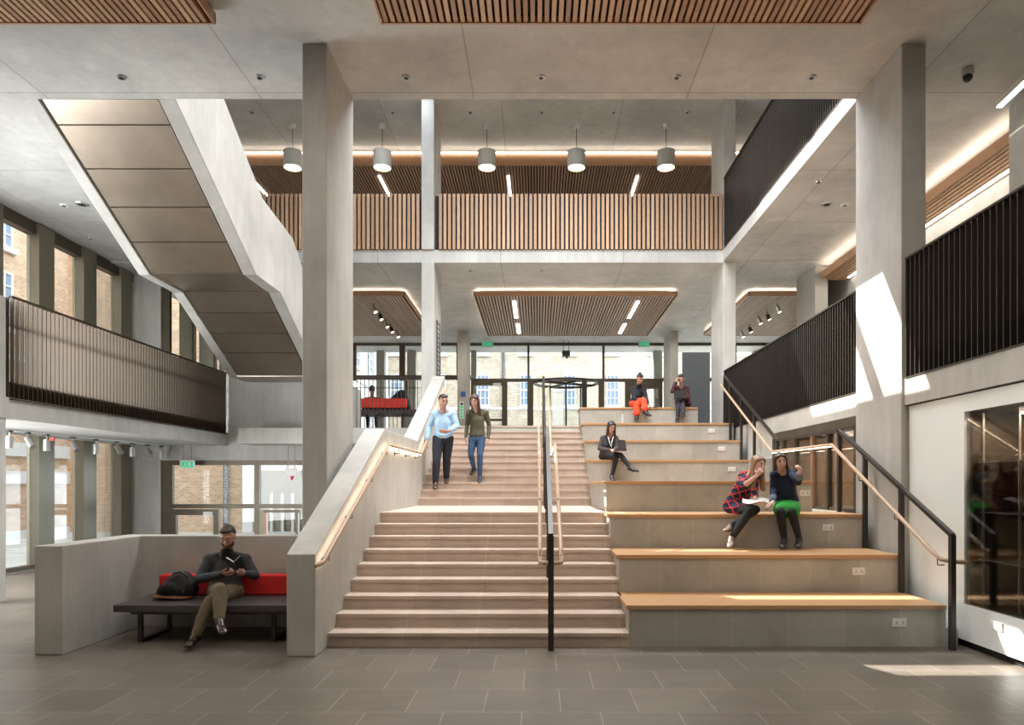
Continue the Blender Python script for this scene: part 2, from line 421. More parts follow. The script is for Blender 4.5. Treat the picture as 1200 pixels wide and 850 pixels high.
# ================================================================== HANDRAILS & GUARDS
def brackets(root, pts, xw, dirx):
    for (x, y, z) in pts:
        b = MB(); b.tube([(x, y, z-.02), (x, y, z-.09), (x+dirx*.07, y, z-.09)], .007, 6); b.lathe((x+dirx*.075, y, z-.09), [(.028, -.006), (.028, .006)], 10, 'x')
        b.build('bracket', M_steel, root)
def along(prof, y):
    for a, b in zip(prof, prof[1:]):
        if a[0] <= y <= b[0]: return a[1]+(b[1]-a[1])*(y-a[0])/(b[0]-a[0])
hp = [(7.1, .96), (10.22, 2.33), (13.1, 2.33), (16.9, 4.13)]
lh = thing('oak_handrail', (-2.18, 7.1, .96), 'oak handrail with glowing strip fixed to the left stair parapet', 'handrail')
pts = [(-2.24, 7.02, .93)]+[(-2.18, y, z) for y, z in hp]
MB().tube(pts, .024, 12).build('rail', M_rail, lh, smooth=True)
MB().bar([(-2.205, y+.03, z-.024) for y, z in hp], .012, .010).build('light_strip', M_led, lh)
brackets(lh, [(-2.18, y, along(hp, y)) for y in (7.3, 8.2, 9.2, 10.1, 11.0, 11.9, 12.8, 13.9, 15.1)], XL, -1)
# centre rail
cr = thing('centre_handrail', (.14, 7.35, 0), 'double oak handrail on a dark steel guard dividing the stone stairs', 'handrail')
gp = [(7.36, 1.21), (10.13, 2.55), (12.95, 2.55), (16.7, 4.32)]
MB().bar([(.14, y, z) for y, z in gp], .05, .05).build('top_bar', M_steel, cr)
def stepz(y):
    if y < Y1: return 0
    if y < YB: return R*min(9, int((y-Y1)/T)+1)
    return R*min(21, 10+int((y-YB)/T))
for y in (7.36, 8.6, 9.85, 11.4, 12.95, 14.2, 15.45, 16.7):
    z1 = along(gp, y); MB().box(.11, .17, y-.012 if y != 7.36 else 7.33, y+.02, stepz(y), z1).build('post', M_steel, cr)
for sx in (-1, 1):
    x = .14+sx*.115
    MB().tube([(x, 7.42, .93)]+[(x, y, z) for y, z in [(7.5, .99)]+hp[1:3]+[(16.7, 4.06)]], .024, 12).build('rail', M_rail, cr, smooth=True)
    MB().bar([(x-sx*.012, y, z-.026) for y, z in [(7.6, 1.03)]+hp[1:3]+[(16.6, 4.01)]], .012, .008).build('light_strip', M_led, cr)
MB().tube([(.025, 7.45, .935), (.03, 7.39, .925), (.06, 7.36, .92), (.22, 7.36, .92), (.25, 7.39, .925), (.255, 7.45, .935)], .024, 12).build('end_loop', M_rail, cr, smooth=True)
for y in (7.42, 8.6, 9.85, 11.4, 12.95, 14.2, 15.45):
    z = along([(7.1, .93)]+hp[1:], y); b = MB()
    b.tube([(.025, y, z-.02), (.025, y, z-.08), (.255, y, z-.08), (.255, y, z-.02)], .006, 6); b.build('bracket', M_steel, cr)
# right rail
rr = thing('tier_guard_rail', (4.38, 7.35, 0), 'dark steel guard with oak handrail along the right end of the tiers', 'handrail')
gr = [(7.36, 1.21), (10.13, 2.53), (12.75, 2.56), (16.35, 4.29)]
MB().bar([(4.38, y, z) for y, z in gr], .05, .045).build('top_bar', M_steel, rr)
tz = lambda y: next((.45*(i+1) for i, t in enumerate(TIER) if t[0] <= y < t[1]), 0)
for y in (7.37, 8.4, 9.33, 10.13, 12.75, 14.1, 15.0, 15.86, 16.35):
    b = MB(); b.box(4.355, 4.405, y-.03, y+.03, 0 if y == 7.37 else (1.35 if 10 < y < 13 else .45*max(0, sum(1 for t in TIER if t[0] <= y-.05))), along(gr, y))
    b.build('post', M_steel, rr)
MB().tube([(4.56, 7.42, .92), (4.40, 7.40, .93), (4.31, 7.46, .95), (4.30, 7.6, 1.02)]+[(4.30, y, z) for y, z in [(10.2, 2.33), (12.8, 2.35), (16.4, 4.1)]], .024, 12).build('rail', M_rail, rr, smooth=True)
MB().bar([(4.30, y, z-.026) for y, z in [(10.2, 2.33), (12.8, 2.35)]], .012, .008).build('light_strip', M_led, rr)
for y in (7.5, 8.4, 9.33, 11., 12.5, 14.1, 15.0, 15.86):
    z = along([(7.4, .93), (7.6, 1.02), (10.2, 2.33), (12.8, 2.35), (16.4, 4.1)], y); b = MB()
    b.tube([(4.30, y, z-.02), (4.30, y, z-.09), (4.37, y, z-.09)], .007, 6); b.build('bracket', M_steel, rr)

# ================================================================== DARK METAL BALUSTRADES
def balustrade(X, y0, y1, z0, z1, label, pitch, mat, inward=1, fin=.05, up=None, rail=None):
    t = thing('metal_balustrade', (X, (y0+y1)/2, z0), label, 'balustrade', 'dark metal balustrades')
    MB().box(X-.012, X+.05, y0, y1, z1-.012, z1+.012).build('top_rail', mat, t)
    MB().box(X-.012, X+.05, y0, y1, z0, z0+.02).build('bottom_rail', mat, t)
    if up: MB().box(X+inward*.07, X+inward*.09, y0, y1, up[0], up[1]).build('kick_plate', M_black, t)
    if rail: MB().tube([(X+inward*.12, y0, rail), (X+inward*.12, y1, rail)], .022, 10).build('handrail', M_fascia, t, smooth=True)
    n = int(round((y1-y0)/pitch)); me = None
    for i in range(n+1):
        y = y0+(y1-y0)*i/n
        if me is None:
            ob = MB().box(X, X+inward*fin, y-.006, y+.006, z0+.02, z1-.012).build('baluster', mat, t, origin=(X, y, z0)); me = ob.data
        else:
            ob = bpy.data.objects.new('baluster', me); C.objects.link(ob); ob.parent = t; ob.location = V((X, y, z0))-wloc(t)
    return t
balustrade(-8.0, 10.56, 17.9, 3.04, 4.60, 'bronze vertical bar railing along the left balcony over the spotlights', .1, M_barl, -1, .06, (3.07, 3.32), 4.2)
balustrade(4.53, 2.5, 8.58, 3.05, 4.53, 'near right black bar railing above the white glass wall', .1, M_bar, 1, .06, (3.07, 3.35))
balustrade(4.53, 9.9, 16.95, 3.05, 4.50, 'middle level black bar railing behind the right side of the tiers', .09, M_bar, 1, .07, (3.07, 3.2))
balustrade(4.53, 9.9, 16.95, 7.48, 9.2, 'topmost black bar railing above the sunlit slab edge', .09, M_bar, 1, .07)
# upper ground left fence
t = thing('bar_fence', (-3.7, 17.2, 3.13), 'thin black upright bar fence in front of the red bench', 'railing')
MB().bar([(-4.58, 17.2, 4.40), (-2.84, 17.2, 4.40)], .04, .03).build('top_rail', M_steel, t)
MB().bar([(-4.58, 17.2, 4.13), (-2.84, 17.2, 4.13)], .02, .015).build('middle_rail', M_steel, t)
MB().bar([(-4.58, 17.2, 3.0), (-2.84, 17.2, 3.0)], .03, .015).build('bottom_rail', M_steel, t)
for i in range(18):
    x = -4.56+i*.1; MB().box(x-.007, x+.007, 17.19, 17.21, 2.95, 4.4).build('baluster', M_steel, t)

# timber slatted gallery balustrades
def slatbal(x0, x1, label):
    t = thing('slatted_balustrade', ((x0+x1)/2, 17.0, 7.48), label, 'balustrade', 'oak slatted balustrades')
    s = MB(); n = int(round((x1-x0)/.11))
    for i in range(n):
        x = math.ceil(x0/.11)*.11+i*.11+.02
        if x+.07 > x1: break
        s.box(x, x+.068, 16.98, 17.03, 7.485, 8.83)
    s.build('slats', M_slatv, t)
    MB().box(x0, x1, 17.05, 17.12, 7.485, 8.80).build('backing_panel', M_black, t)
slatbal(-7.15, -2.84, 'oak slatted balustrade on the upper gallery, left of the pale column')
slatbal(-2.50, 4.50, 'long oak slatted balustrade on the upper gallery over the stairs')

# ================================================================== LEFT UPPER STAIR (underside seen)
sx0, sx1 = -7.06, -5.36
us = thing('upper_staircase', (-6.2, 12, 4.3), 'concrete staircase with bronze panelled underside descending across the left void', 'staircase')
so = [(9.86, 7.2), (12.7, 5.6), (13.9, 5.6), (16.4, 4.32), (17.5, 3.2)]
top = [(17.5, 4.4), (16.9, 5.2), (14.6, 6.95), (12.95, 7.1), (11.4, 8.05), (9.86, 9.0)]
poly = [(9.86, 7.2), (12.7, 5.57), (13.9, 5.57), (16.4, 4.29), (17.3, 4.29)]+[(17.3, 5.1), (16.9, 5.25), (14.6, 6.90), (13.0, 7.08), (11.4, 8.05), (9.87, 9.1), (9.87, 7.3)]
MB().prism(poly, sx1, sx1+.24, 'x').build('parapet', M_pale, us, bevel=.01)
MB().prism(poly, sx0-.2, sx0, 'x').build('parapet', M_pale, us, bevel=.01)
fl = [(9.9, 7.42), (12.7, 5.82), (13.9, 5.82), (16.4, 4.52), (17.3, 4.52)]
MB().prism([(9.9, 7.28), (12.7, 5.66), (13.9, 5.66), (16.4, 4.36), (17.3, 4.36)]+fl[::-1], sx0, sx1, 'x').build('flight', M_conc, us)
def pan(ya, za, yb, zb):
    g = .012; d = V((0, yb-ya, zb-za)); L = d.length; d.normalize(); n = V((0, d.z, -d.y));
    if n.z > 0: n = -n
    a = V((0, ya, za))+d*g; b = V((0, yb, zb))-d*g
    q = [a+n*.02, b+n*.02, b-n*.03, a-n*.03]
    MB().prism([(p.y, p.z) for p in q], sx0+.03, sx1-.03, 'x').build('soffit_panel', M_panel, us)
cut = [115, 145.5, 197, 242, 283, 320]
def ysoff(py, a, b):   # depth where the soffit line a-b projects to py
    lo, hi = a[0], b[0]
    for _ in range(40):
        m = (lo+hi)/2; z = a[1]+(b[1]-a[1])*(m-a[0])/(b[0]-a[0])
        if CY-(z-EYE)*K/m < py: lo = m
        else: hi = m
    return lo, a[1]+(b[1]-a[1])*(lo-a[0])/(b[0]-a[0])
P0 = [(9.9, 7.24), (12.7, 5.62), (13.9, 5.62), (16.4, 4.32)]
q = [ysoff(y, P0[0], P0[1]) for y in cut]; q[0] = P0[0]; q[-1] = P0[1]
for a, b in zip(q, q[1:]): pan(*a, *b)
pan(*P0[1], *P0[2])
q = [ysoff(y, P0[2], P0[3]) for y in (341, 366, 390, 413, 435)]; q[0] = P0[2]; q[-1] = P0[3]
for a, b in zip(q, q[1:]): pan(*a, *b)
MB().box(sx0, sx1, 16.38, 17.3, 4.28, 4.34).build('end_panel', M_panel, us)

# ================================================================== SLATTED CEILING RAFTS
def raft(x0, x1, y0, y1, z, label, mat, pitch=.08, th=.12, cove=None, fas=M_fascia, frac=.62, name='slatted_ceiling_raft'):
    t = thing(name, ((x0+x1)/2, (y0+y1)/2, z), label, 'ceiling panel', 'oak slatted ceiling rafts')
    s = MB(); n = int((x1-x0-.04)/pitch)
    st_ = math.ceil((x0+.02)/pitch)*pitch
    for i in range(n):
        x = st_+i*pitch
        if x+pitch*frac > x1-.02: break
        s.box(x, x+pitch*frac, y0+.025, y1-.025, z, z+.06)
    s.build('slats', mat, t)
    MB().box(x0+.02, x1-.02, y0+.02, y1-.02, z+.075, z+.09).build('backing_panel', M_black, t)
    fr = MB(); fr.box(x0, x1, y0, y0+.025, z-.01, z+th); fr.box(x0, x1, y1-.025, y1, z-.01, z+th)
    fr.box(x0, x0+.025, y0, y1, z-.01, z+th); fr.box(x1-.025, x1, y0, y1, z-.01, z+th)
    fr.build('edge_frame', fas, t)
    if cove:
        c = MB(); 
        if 'f' in cove: c.box(x0+.1, x1-.1, y0+.08, y0+.10, z+th, z+th+.015)
        if 'l' in cove: c.box(x0+.08, x0+.10, y0+.1, y1-.1, z+th, z+th+.015)
        if 'r' in cove: c.box(x1-.10, x1-.08, y0+.1, y1-.1, z+th, z+th+.015)
        c.build('cove_light', M_cove, t)
    return t
def tube_lights(t, segs, z, w=.05):
    for (x, ya, yb) in segs:
        MB().box(x-w/2, x+w/2, ya, yb, z-.012, z+.01).build('linear_light', M_tube, t)
raft(-1.80, 3.72, 2, 8.02, 7.05, 'large oak slat raft in the front ceiling between the two tall columns', M_slat, .08, .12)
raft(-10.2, -3.70, 2, 8.02, 7.05, 'large oak slat raft in the front ceiling at the upper left corner', M_slat, .08, .12)
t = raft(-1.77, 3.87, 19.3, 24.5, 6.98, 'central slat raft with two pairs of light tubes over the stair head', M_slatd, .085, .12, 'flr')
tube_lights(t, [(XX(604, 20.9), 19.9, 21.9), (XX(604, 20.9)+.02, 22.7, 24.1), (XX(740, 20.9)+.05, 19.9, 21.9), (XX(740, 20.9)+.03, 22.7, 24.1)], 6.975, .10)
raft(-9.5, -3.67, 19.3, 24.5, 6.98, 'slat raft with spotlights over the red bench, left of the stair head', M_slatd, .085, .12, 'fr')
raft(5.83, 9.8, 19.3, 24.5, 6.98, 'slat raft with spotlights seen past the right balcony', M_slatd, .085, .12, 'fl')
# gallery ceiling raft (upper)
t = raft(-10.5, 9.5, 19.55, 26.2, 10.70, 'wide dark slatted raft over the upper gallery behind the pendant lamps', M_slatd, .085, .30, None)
MB().box(-10.4, 9.2, 19.50, 19.53, 11.01, 11.05).build('cove_light', M_cove2, t)
tube_lights(t, [(XX(308, 21)-.1, 20.2, 22.0), (XX(453, 21)-.04, 20.2, 22.0), (XX(597, 21), 20.2, 22.0), (XX(741, 21)+.05, 20.2, 22.0)], 10.69, .07)
# right hand raft
t = raft(7.04, 7.74, 8.5, 17.4, 6.86, 'narrow oak slat raft running along the upper right wall', M_slatr, .10, .17, None)
MB().box(7.64, 7.69, 8.6, 17.2, 6.845, 6.86).build('linear_light', M_tube, t)
MB().box(7.08, 7.11, 8.6, 17.2, 7.035, 7.05).build('cove_light', M_cove, t)
b = thing('linear_ceiling_light', (5.6, 8, 7.15), 'white linear light fitting on the ceiling at the top right corner', 'ceiling light')
pa, pb = P(1171, 122, 9.6), P(1215, 80, 8.8)
MB().bar([pa, pb], .10, .08).build('housing', M_white, b); MB().bar([pa-V((0, 0, .045)), pb-V((0, 0, .045))], .07, .01).build('diffuser', M_tube, b)

# ================================================================== PENDANTS
for i, px in enumerate((343, 448, 570.5, 675.5, 780.5)):
    yy = 18.2; x = XX(px, yy)
    L = ['first white drum pendant lamp from the left over the gallery, beside the slanted stair', 'second drum pendant lamp from the left, next to the pale upper column',
         'middle drum pendant lamp of the five in the upper gallery', 'fourth drum pendant lamp from the left in the upper gallery',
         'last drum pendant lamp, hanging nearest the upper right gallery column'][i]
    zt = ZZ(177.5, yy); zb = ZZ(197, yy)
    t = thing('pendant_lamp', (x, yy, zb), L, 'pendant lamp', 'drum pendant lamps over the gallery')
    MB().lathe((x, yy, 0), [(.235, zb), (.235, zt-.01), (.22, zt), (.0, zt+.0), (.0, zt-.02), (.215, zt-.03), (.222, zb), (.235, zb)], 28, cap=False).build('shade', M_shade, t, smooth=True)
    MB().lathe((x, yy, 0), [(.218, zb+.07), (.218, zb+.075)], 24).build('diffuser', M_bulb, t)
    MB().tube([(x, yy, zt), (x, yy, 11.15)], .008, 6).build('cord', M_plastic, t)
    MB().lathe((x, yy, 0), [(.07, 11.05), (.08, 11.15)], 16).build('ceiling_rose', M_white, t, smooth=True)

# ================================================================== SPOTLIGHTS under left balcony
tr = thing('spotlight_track', (-9.5, 15, 2.75), 'slim white lighting track under the left balcony soffit', 'lighting track')
MB().box(-9.52, -9.48, 11.8, 17.9, 2.72, 2.75).build('track_body', M_white, tr)
spots = [(7, 12.55), (33, 13.0), (55, 13.5), (84, 14.25), (113, 15.0), (138, 15.75), (156, 16.35), (174, 17.0), (190, 17.6)]
names = ['at the far left frame edge beside the pier', 'tilted, second from the left pier', 'upright with a red tag', 'tilted, right of the red tagged one',
         'upright, in the middle of the track', 'tilted, right of the middle one', 'upright, third from the wall end', 'tilted, second from the wall end', 'upright, last one by the end wall']
for i, ((px, y), nm) in enumerate(zip(spots, names)):
    x = -9.5
    t = thing('track_spotlight', (x, y, 2.72), 'silver track spotlight '+nm, 'spotlight', 'spotlights under the left balcony')
    MB().box(x-.03, x+.03, y-.05, y+.05, 2.69, 2.72).build('adapter', M_plastic, t)
    MB().tube([(x, y, 2.70), (x, y, 2.60)], .012, 6).build('stem', M_silver, t)
    d = V((0, 0, -1)) if i % 2 == 0 else V((.6, -.2, -.75)).normalized()
    c0 = V((x, y, 2.60))
    MB().tube([c0-d*.02, c0+d*.20], [.055, .06], 14).build('lamp_head', M_silver, t, smooth=True)
    if i == 2: MB().box(x+.07, x+.15, y-.02, y+.02, 2.60, 2.66).build('tag', M_redp, t)
# spotlights on left & right rear rafts
def rear_spots(pts, lab, grp):
    for k, (px, py) in enumerate(pts):
        Y = 5.1*K/(CY-py); Y = min(max(Y, 19.6), 24.2); p = P(px, py, Y)
        t = thing('track_spotlight', (p.x, p.y, 6.97), lab+('nearest the viewer', 'second in the line', 'third in the line', 'fourth in the line', 'farthest back')[k], 'spotlight', grp)
        MB().tube([(p.x, p.y, 6.98), (p.x, p.y, 6.86)], .015, 6).build('stem', M_plastic, t)
        MB().tube([(p.x, p.y, 6.88), (p.x+.06, p.y-.03, 6.72)], .06, 12).build('lamp_head', M_silver if k % 2 == 0 else M_plastic, t, smooth=True)
        MB().tube([(p.x+.06, p.y-.03, 6.721), (p.x+.063, p.y-.031, 6.715)], .05, 12).build('lens', M_bulb, t)
rear_spots([(438, 361), (445, 370), (452, 379), (458, 385), (465, 391)], 'small spotlight on the left rear slat raft, ', 'spotlights on the left rear raft')
rear_spots([(911, 361), (899, 370), (889, 375), (878, 385), (869, 391)], 'small spotlight on the right rear slat raft, ', 'spotlights on the right rear raft')

# ceiling discs (downlights / detectors)
def disc(px, py, Z, label, r=.055, m=M_silver):
    Y = (Z-EYE)*K/(CY-py); p = P(px, py, Y)
    t = thing('ceiling_downlight', (p.x, p.y, Z), label, 'downlight', 'small ceiling downlights')
    MB().lathe((p.x, p.y, 0), [(r, Z-.02), (r*1.15, Z+.0)], 16).build('bezel', m, t)
    MB().lathe((p.x, p.y, 0), [(r*.6, Z-.024), (r*.6, Z-.018)], 12).build('lens', M_plastic, t)
for px, wtxt in ((142, 'above the bronze stair panels'), (304, 'just left of the tall left column'), (476, 'first right of the tall left column'), (634, 'in the middle of the front soffit'),
                 (793, 'above the gallery right column'), (951, 'just left of the tall right column')):
    disc(px, 90, 7.2, 'round downlight in the front concrete soffit '+wtxt)
for px, wtxt in ((295, 'over the slanted stair parapet'), (460, 'left of the pale gallery column'), (551, 'above the middle pendant lamp'), (635, 'between the middle and fourth pendants'), (719, 'between the last two pendants'), (805, 'beside the right gallery column')):
    disc(px, 131.5, 11.15, 'tiny downlight in the gallery ceiling '+wtxt, .06)
disc(96, 239, 7.2, 'grey round detector on the left soffit beside the stair', .11)
disc(75, 240.5, 7.2, 'white round detector on the left soffit above the windows', .07, M_white)
disc(105, 279, 7.2, 'small downlight on the left soffit near the window heads', .05)
disc(959, 213, 7.2, 'small downlight under the upper right gallery slab', .05)
disc(969, 239, 7.2, 'grey detector under the upper right gallery slab', .10)
disc(990, 240, 7.2, 'white detector under the upper right gallery slab', .07, M_white)
disc(551, 317, 7.17, 'tiny downlight in the soffit before the central raft, left', .05)
disc(635, 317, 7.17, 'tiny downlight in the soffit before the central raft, right', .05)
p = P(1134, 82, 9.15)
t = thing('dome_camera', (p.x, p.y, 7.2), 'grey security dome camera on the ceiling right of the tall column', 'security camera')
MB().lathe((p.x, p.y, 0), [(.075, 7.2), (.08, 7.13), (.07, 7.11)], 20).build('housing', M_silver, t, smooth=True)
MB().lathe((p.x, p.y, 0), [(.062, 7.11), (.058, 7.07), (.035, 7.04), (.005, 7.03)], 20).build('dome', M_plastic, t, smooth=True)

# ================================================================== LEFT FACADE WINDOWS
def pane(mb, name, root, m=M_glass): return mb.build(name, m, root)
wn = tag(MB().box(-10.62, -10.42, -6, 17.95, 6.95, 7.2).build('window_1', M_bronze), kind='structure')
yf = 14.5-1.43*14
i = 0
while yf < 17.5:
    MB().box(-10.62, -10.36, yf, yf+.46, 0, 7.18).build('fin', M_bronzel, wn); 
    MB().box(-10.56, -10.55, yf+.46, yf+1.43, 0, 6.95).build('pane', M_glass, wn)
    yf += 1.43
MB().box(-10.62, -10.42, -6, 17.95, 0, .08).build('sill', M_bronze, wn)
MB().box(-10.62, -10.40, -6, 17.95, 2.76, 3.1).build('spandrel', M_bronzel, wn)
# frontal opening above balcony
wn = tag(MB().box(-9.7, -9.5, 18.0, 18.12, 3.1, 7.2).build('window_2', M_bronze), kind='structure')
for x in (-8.95, -8.4): MB().box(x-.03, x+.03, 18.02, 18.1, 3.1, 7.2).build('mullion', M_bronze, wn)
for x0, x1 in ((-9.40, -9.0), (-8.88, -8.45), (-8.35, -8.0)): MB().box(x0, x1, 18.3, 18.4, 3.1, 7.2).build('fin', M_bronzel, wn)
MB().box(-9.5, -7.95, 18.06, 18.07, 3.1, 7.2).build('pane', M_glass, wn)
# frontal glazing at ground level, left rear
Yw = 18.0
wn = tag(MB().box(-9.7, -4.95, Yw, Yw+.1, 2.25, 2.37).build('window_3', M_bronze), kind='structure')
WBN = [0]
def wb(x0, x1, y0, y1, name='mullion', m=M_bronze, yy=Yw, d=.1, root=None):
    WBN[0] += 1; d = d+.002*WBN[0]; yy = yy-.002*WBN[0]
    MB().box(XX(x0, yy), XX(x1, yy), yy, yy+d, ZZ(y1, yy), ZZ(y0, yy)).build(name, m, root or wn)
wb(188, 197, 540, 650); wb(197, 202, 545, 650, 'frame'); wb(298, 304, 540, 650)
wb(197, 355, 591, 596, 'transom')
wb(197, 255, 597, 604, 'door_head'); wb(250, 256, 597, 650, 'door_stile'); wb(202, 206, 604, 650, 'door_stile')
wb(238, 249, 600, 604, 'closer_box', M_white, Yw-.06, .05)
wb(304, 308, 598, 650, 'frame', M_bronzel); wb(308, 352, 598, 601, 'frame', M_bronze); wb(308, 312, 601, 650, 'frame', M_fascia); wb(346, 349, 601, 650)
MB().box(-9.5, -4.95, Yw+.05, Yw+.06, 0, 2.25).build('pane', M_glass, wn)

# ================================================================== BACK FACADE
YF = 26.7
def fz(y): return ZZ(y, YF)
wn = tag(MB().box(-9, 9.8, YF, YF+.15, fz(405), 7.17).build('window_4', M_bronze), kind='structure')
def fb(x0, x1, y0, y1, name='mullion', m=M_bronze, d=.14, dy=0):
    WBN[0] += 1; d = d+.001*WBN[0]; dy = dy-.002*WBN[0]
    MB().box(XX(x0, YF), XX(x1, YF), YF+dy, YF+dy+d, fz(y1), fz(y0)).build(name, m, wn)
for a, b_ in ((468, 474.5), (618, 620.5), (706, 708.5), (535, 538), (414, 417), (860, 863), (905, 908)): fb(a, b_, 404, 446)
fb(552, 776, 444, 447.5, 'transom'); fb(405, 552, 440, 445, 'transom'); fb(776, 960, 443, 447, 'transom')
fb(552, 555, 447, 526); fb(588.5, 594.5, 447, 526); fb(555, 589, 447, 452, 'door_head'); fb(555, 590, 491, 493.5, 'door_rail')
fb(578, 587, 449.5, 452, 'closer_box', M_silver, .05, -.06)
fb(618, 625, 447, 526); fb(701.5, 708, 447, 526); fb(732.5, 739, 447, 526); fb(771, 776, 447, 526); fb(739, 771, 447, 456, 'door_head')
fb(474, 478, 446, 526); fb(505, 508, 446, 526)
MB().box(-9, 9.8, YF+.07, YF+.08, 3.15, fz(405)).build('pane', M_glass, wn)
# revolving door
rc = ((XX(625, 26.5)+XX(702, 26.5))/2, 26.6); rad = (XX(702, 26.5)-XX(625, 26.5))/2
t = thing('revolving_door', (rc[0], rc[1], 3.13), 'round glass revolving door with dark canopy ring at the entrance', 'revolving door')
zc = 5.62
MB().lathe((rc[0], rc[1], 0), [(rad, zc-.05), (rad, zc+.03), (rad-.1, zc+.03), (rad-.1, zc-.05), (rad, zc-.05)], 40, cap=False).build('canopy_ring', M_steel, t, smooth=True)
for k in range(4):
    a = math.radians(28+90*k)
    MB().bar([(rc[0], rc[1], zc-.02), (rc[0]+rad*.95*math.cos(a), rc[1]+rad*.95*math.sin(a), zc-.02)], .07, .08).build('canopy_spoke', M_steel, t)
MB().tube([(rc[0], rc[1], 3.13), (rc[0], rc[1], zc)], .035, 10).build('centre_shaft', M_steel, t)
for (aa, m_, ww) in ((-60, M_plastic, .09), (-120, M_steel, .02), (60, M_steel, .03), (120, M_steel, .03)):
    a = math.radians(aa); x, y = rc[0]+rad*math.cos(a), rc[1]+rad*math.sin(a)
    MB().box(x-ww, x+ww, y-ww, y+ww, 3.13, zc).build('post', m_, t)
for k in range(4):
    a = math.radians(28+90*k); a2 = V((math.cos(a), math.sin(a), 0))
    c0 = V((rc[0], rc[1], 3.2)); e = c0+a2*rad*.9
    MB().quad(c0, e, e+V((0, 0, 2.3)), c0+V((0, 0, 2.3))).build('leaf_pane', M_glass, t)

# ================================================================== EXTERIOR
struct('street_ground', MB().box(-60, 60, 28.6, 80, 2.9, 3.1), M_pave)
struct('street_pavement', MB().box(-60, -10.62, -30, 60, -.4, -.1), M_pave)
struct('rear_yard_ground', MB().box(-10.62, -4.95, 18.2, 28, -.4, -.1), M_pave)
struct('entrance_path', MB().box(-8, 9.8, 26.8, 28.6, 2.7, 3.12), M_pave)
def sash(root, x0, x1, y, z0, z1, ax='y', d=-1):
    """white sash window in a wall facing -y (ax y) or +x (ax x)"""
    cnt = [0]
    def bx(mb, a0, a1, b0, b1, off, th):
        cnt[0] += 1; th = th+.0015*cnt[0]
        if ax == 'y': mb.box(a0, a1, y+d*off-th, y+d*off+th, b0, b1)
        else: mb.box(y+off-th, y+off+th, a0, a1, b0, b1)
    fr = MB(); w_ = .07
    bx(fr, x0, x1, z0, z0+w_, .03, .04); bx(fr, x0, x1, z1-w_, z1, .03, .04); bx(fr, x0, x0+w_, z0, z1, .03, .04); bx(fr, x1-w_, x1, z0, z1, .03, .04)
    bx(fr, x0, x1, (z0+z1)/2-.04, (z0+z1)/2+.04, .03, .04)
    for k in (1, 2): bx(fr, x0+(x1-x0)*k/3-.02, x0+(x1-x0)*k/3+.02, z0, z1, .03, .03)
    for k in (1, 3): bx(fr, x0, x1, z0+(z1-z0)*k/4-.02, z0+(z1-z0)*k/4+.02, .03, .03)
    bx(fr, x0-.1, x1+.1, z0-.15, z0, .05, .08)
    w = fr.build('window', M_trimw, root)
    g = MB(); bx(g, x0, x1, z0, z1, .0, .02); g.build('pane', M_winp, w)
YE = 42.
bd = thing('brick_building', (0, YE, 3.1), 'buff brick building with white sash windows across the street behind the entrance', 'building')
MB().box(-12, 20, YE, YE+4, 3.1, 17).build('wall', M_brick, bd)
for k in range(-3, 9):
    xa = XX(609+50.6*k, YE); xb = xa+.78
    sash(bd, xa, xb, YE, ZZ(476, YE), ZZ(439, YE)); sash(bd, xa, xb, YE, ZZ(415, YE), ZZ(380, YE))
MB().box(-12, 20, YE-.06, YE, ZZ(480.5, YE), ZZ(477.5, YE)).build('string_course', M_trimw, bd)
MB().tube([(XX(590, YE), YE-.1, 3.1), (XX(590, YE), YE-.1, 16)], .09, 8).build('drainpipe', M_grey, bd)
wg = thing('pale_building', (-9, 36, 3.1), 'pale building wing seen obliquely through the glazing behind the red bench', 'building')
MB().box(-12, -9, 29.5, YE, 3.1, 17).build('wall', M_wing, wg)
for yy in (31, 34, 37, 40):
    for (z0, z1) in ((4.6, 6.4), (7.6, 9.4)): sash(wg, yy, yy+1.1, -9, z0, z1, 'x')
MB().box(-9, -8.94, 29.5, YE, 6.9, 7.1).build('string_course', M_trimw, wg)
for k, (a, b_) in enumerate(((441, 450), (477, 487), (552, 558), (766, 776), (884, 893))):
    yy = 28.2; struct('canopy_column', MB().box(XX(a, yy), XX(b_, yy), yy, yy+.4, 3.1, 7.2), M_concd)
# building across the left street
bl = thing('street_building', (-17.5, 12, 0), 'red brown brick building with white bands across the left side street', 'building')
MB().box(-21, -17.5, -30, 26, -.1, 13.8).build('wall', M_brickx, bl)
MB().box(-17.5, -17.42, -30, 26, 2.7, 3.15).build('stone_band', M_trimw, bl)
MB().box(-17.5, -17.42, -30, 26, 1.78, 2.2).build('stone_band', M_trimw, bl)
MB().box(-17.5, -17.42, -30, 26, -.1, .2).build('plinth', M_trimw, bl)
MB().box(-17.5, -17.42, -30, 26, 5.9, 6.05).build('stone_band', M_trimw, bl)
for yy in (13.9, 18.0, 21.9):
    for (z0, z1) in ((6.9, 8.75), (9.55, 11.3)): sash(bl, yy+.2, yy+1.3, -17.5, z0, z1, 'x')
t_ = MB().box(-17.46, -17.40, 16.6, 17.6, .35, 1.5).build('window', M_winp, bl); MB().box(-17.44, -17.38, 16.5, 17.7, 1.5, 1.6).build('lintel', M_trimw, t_)
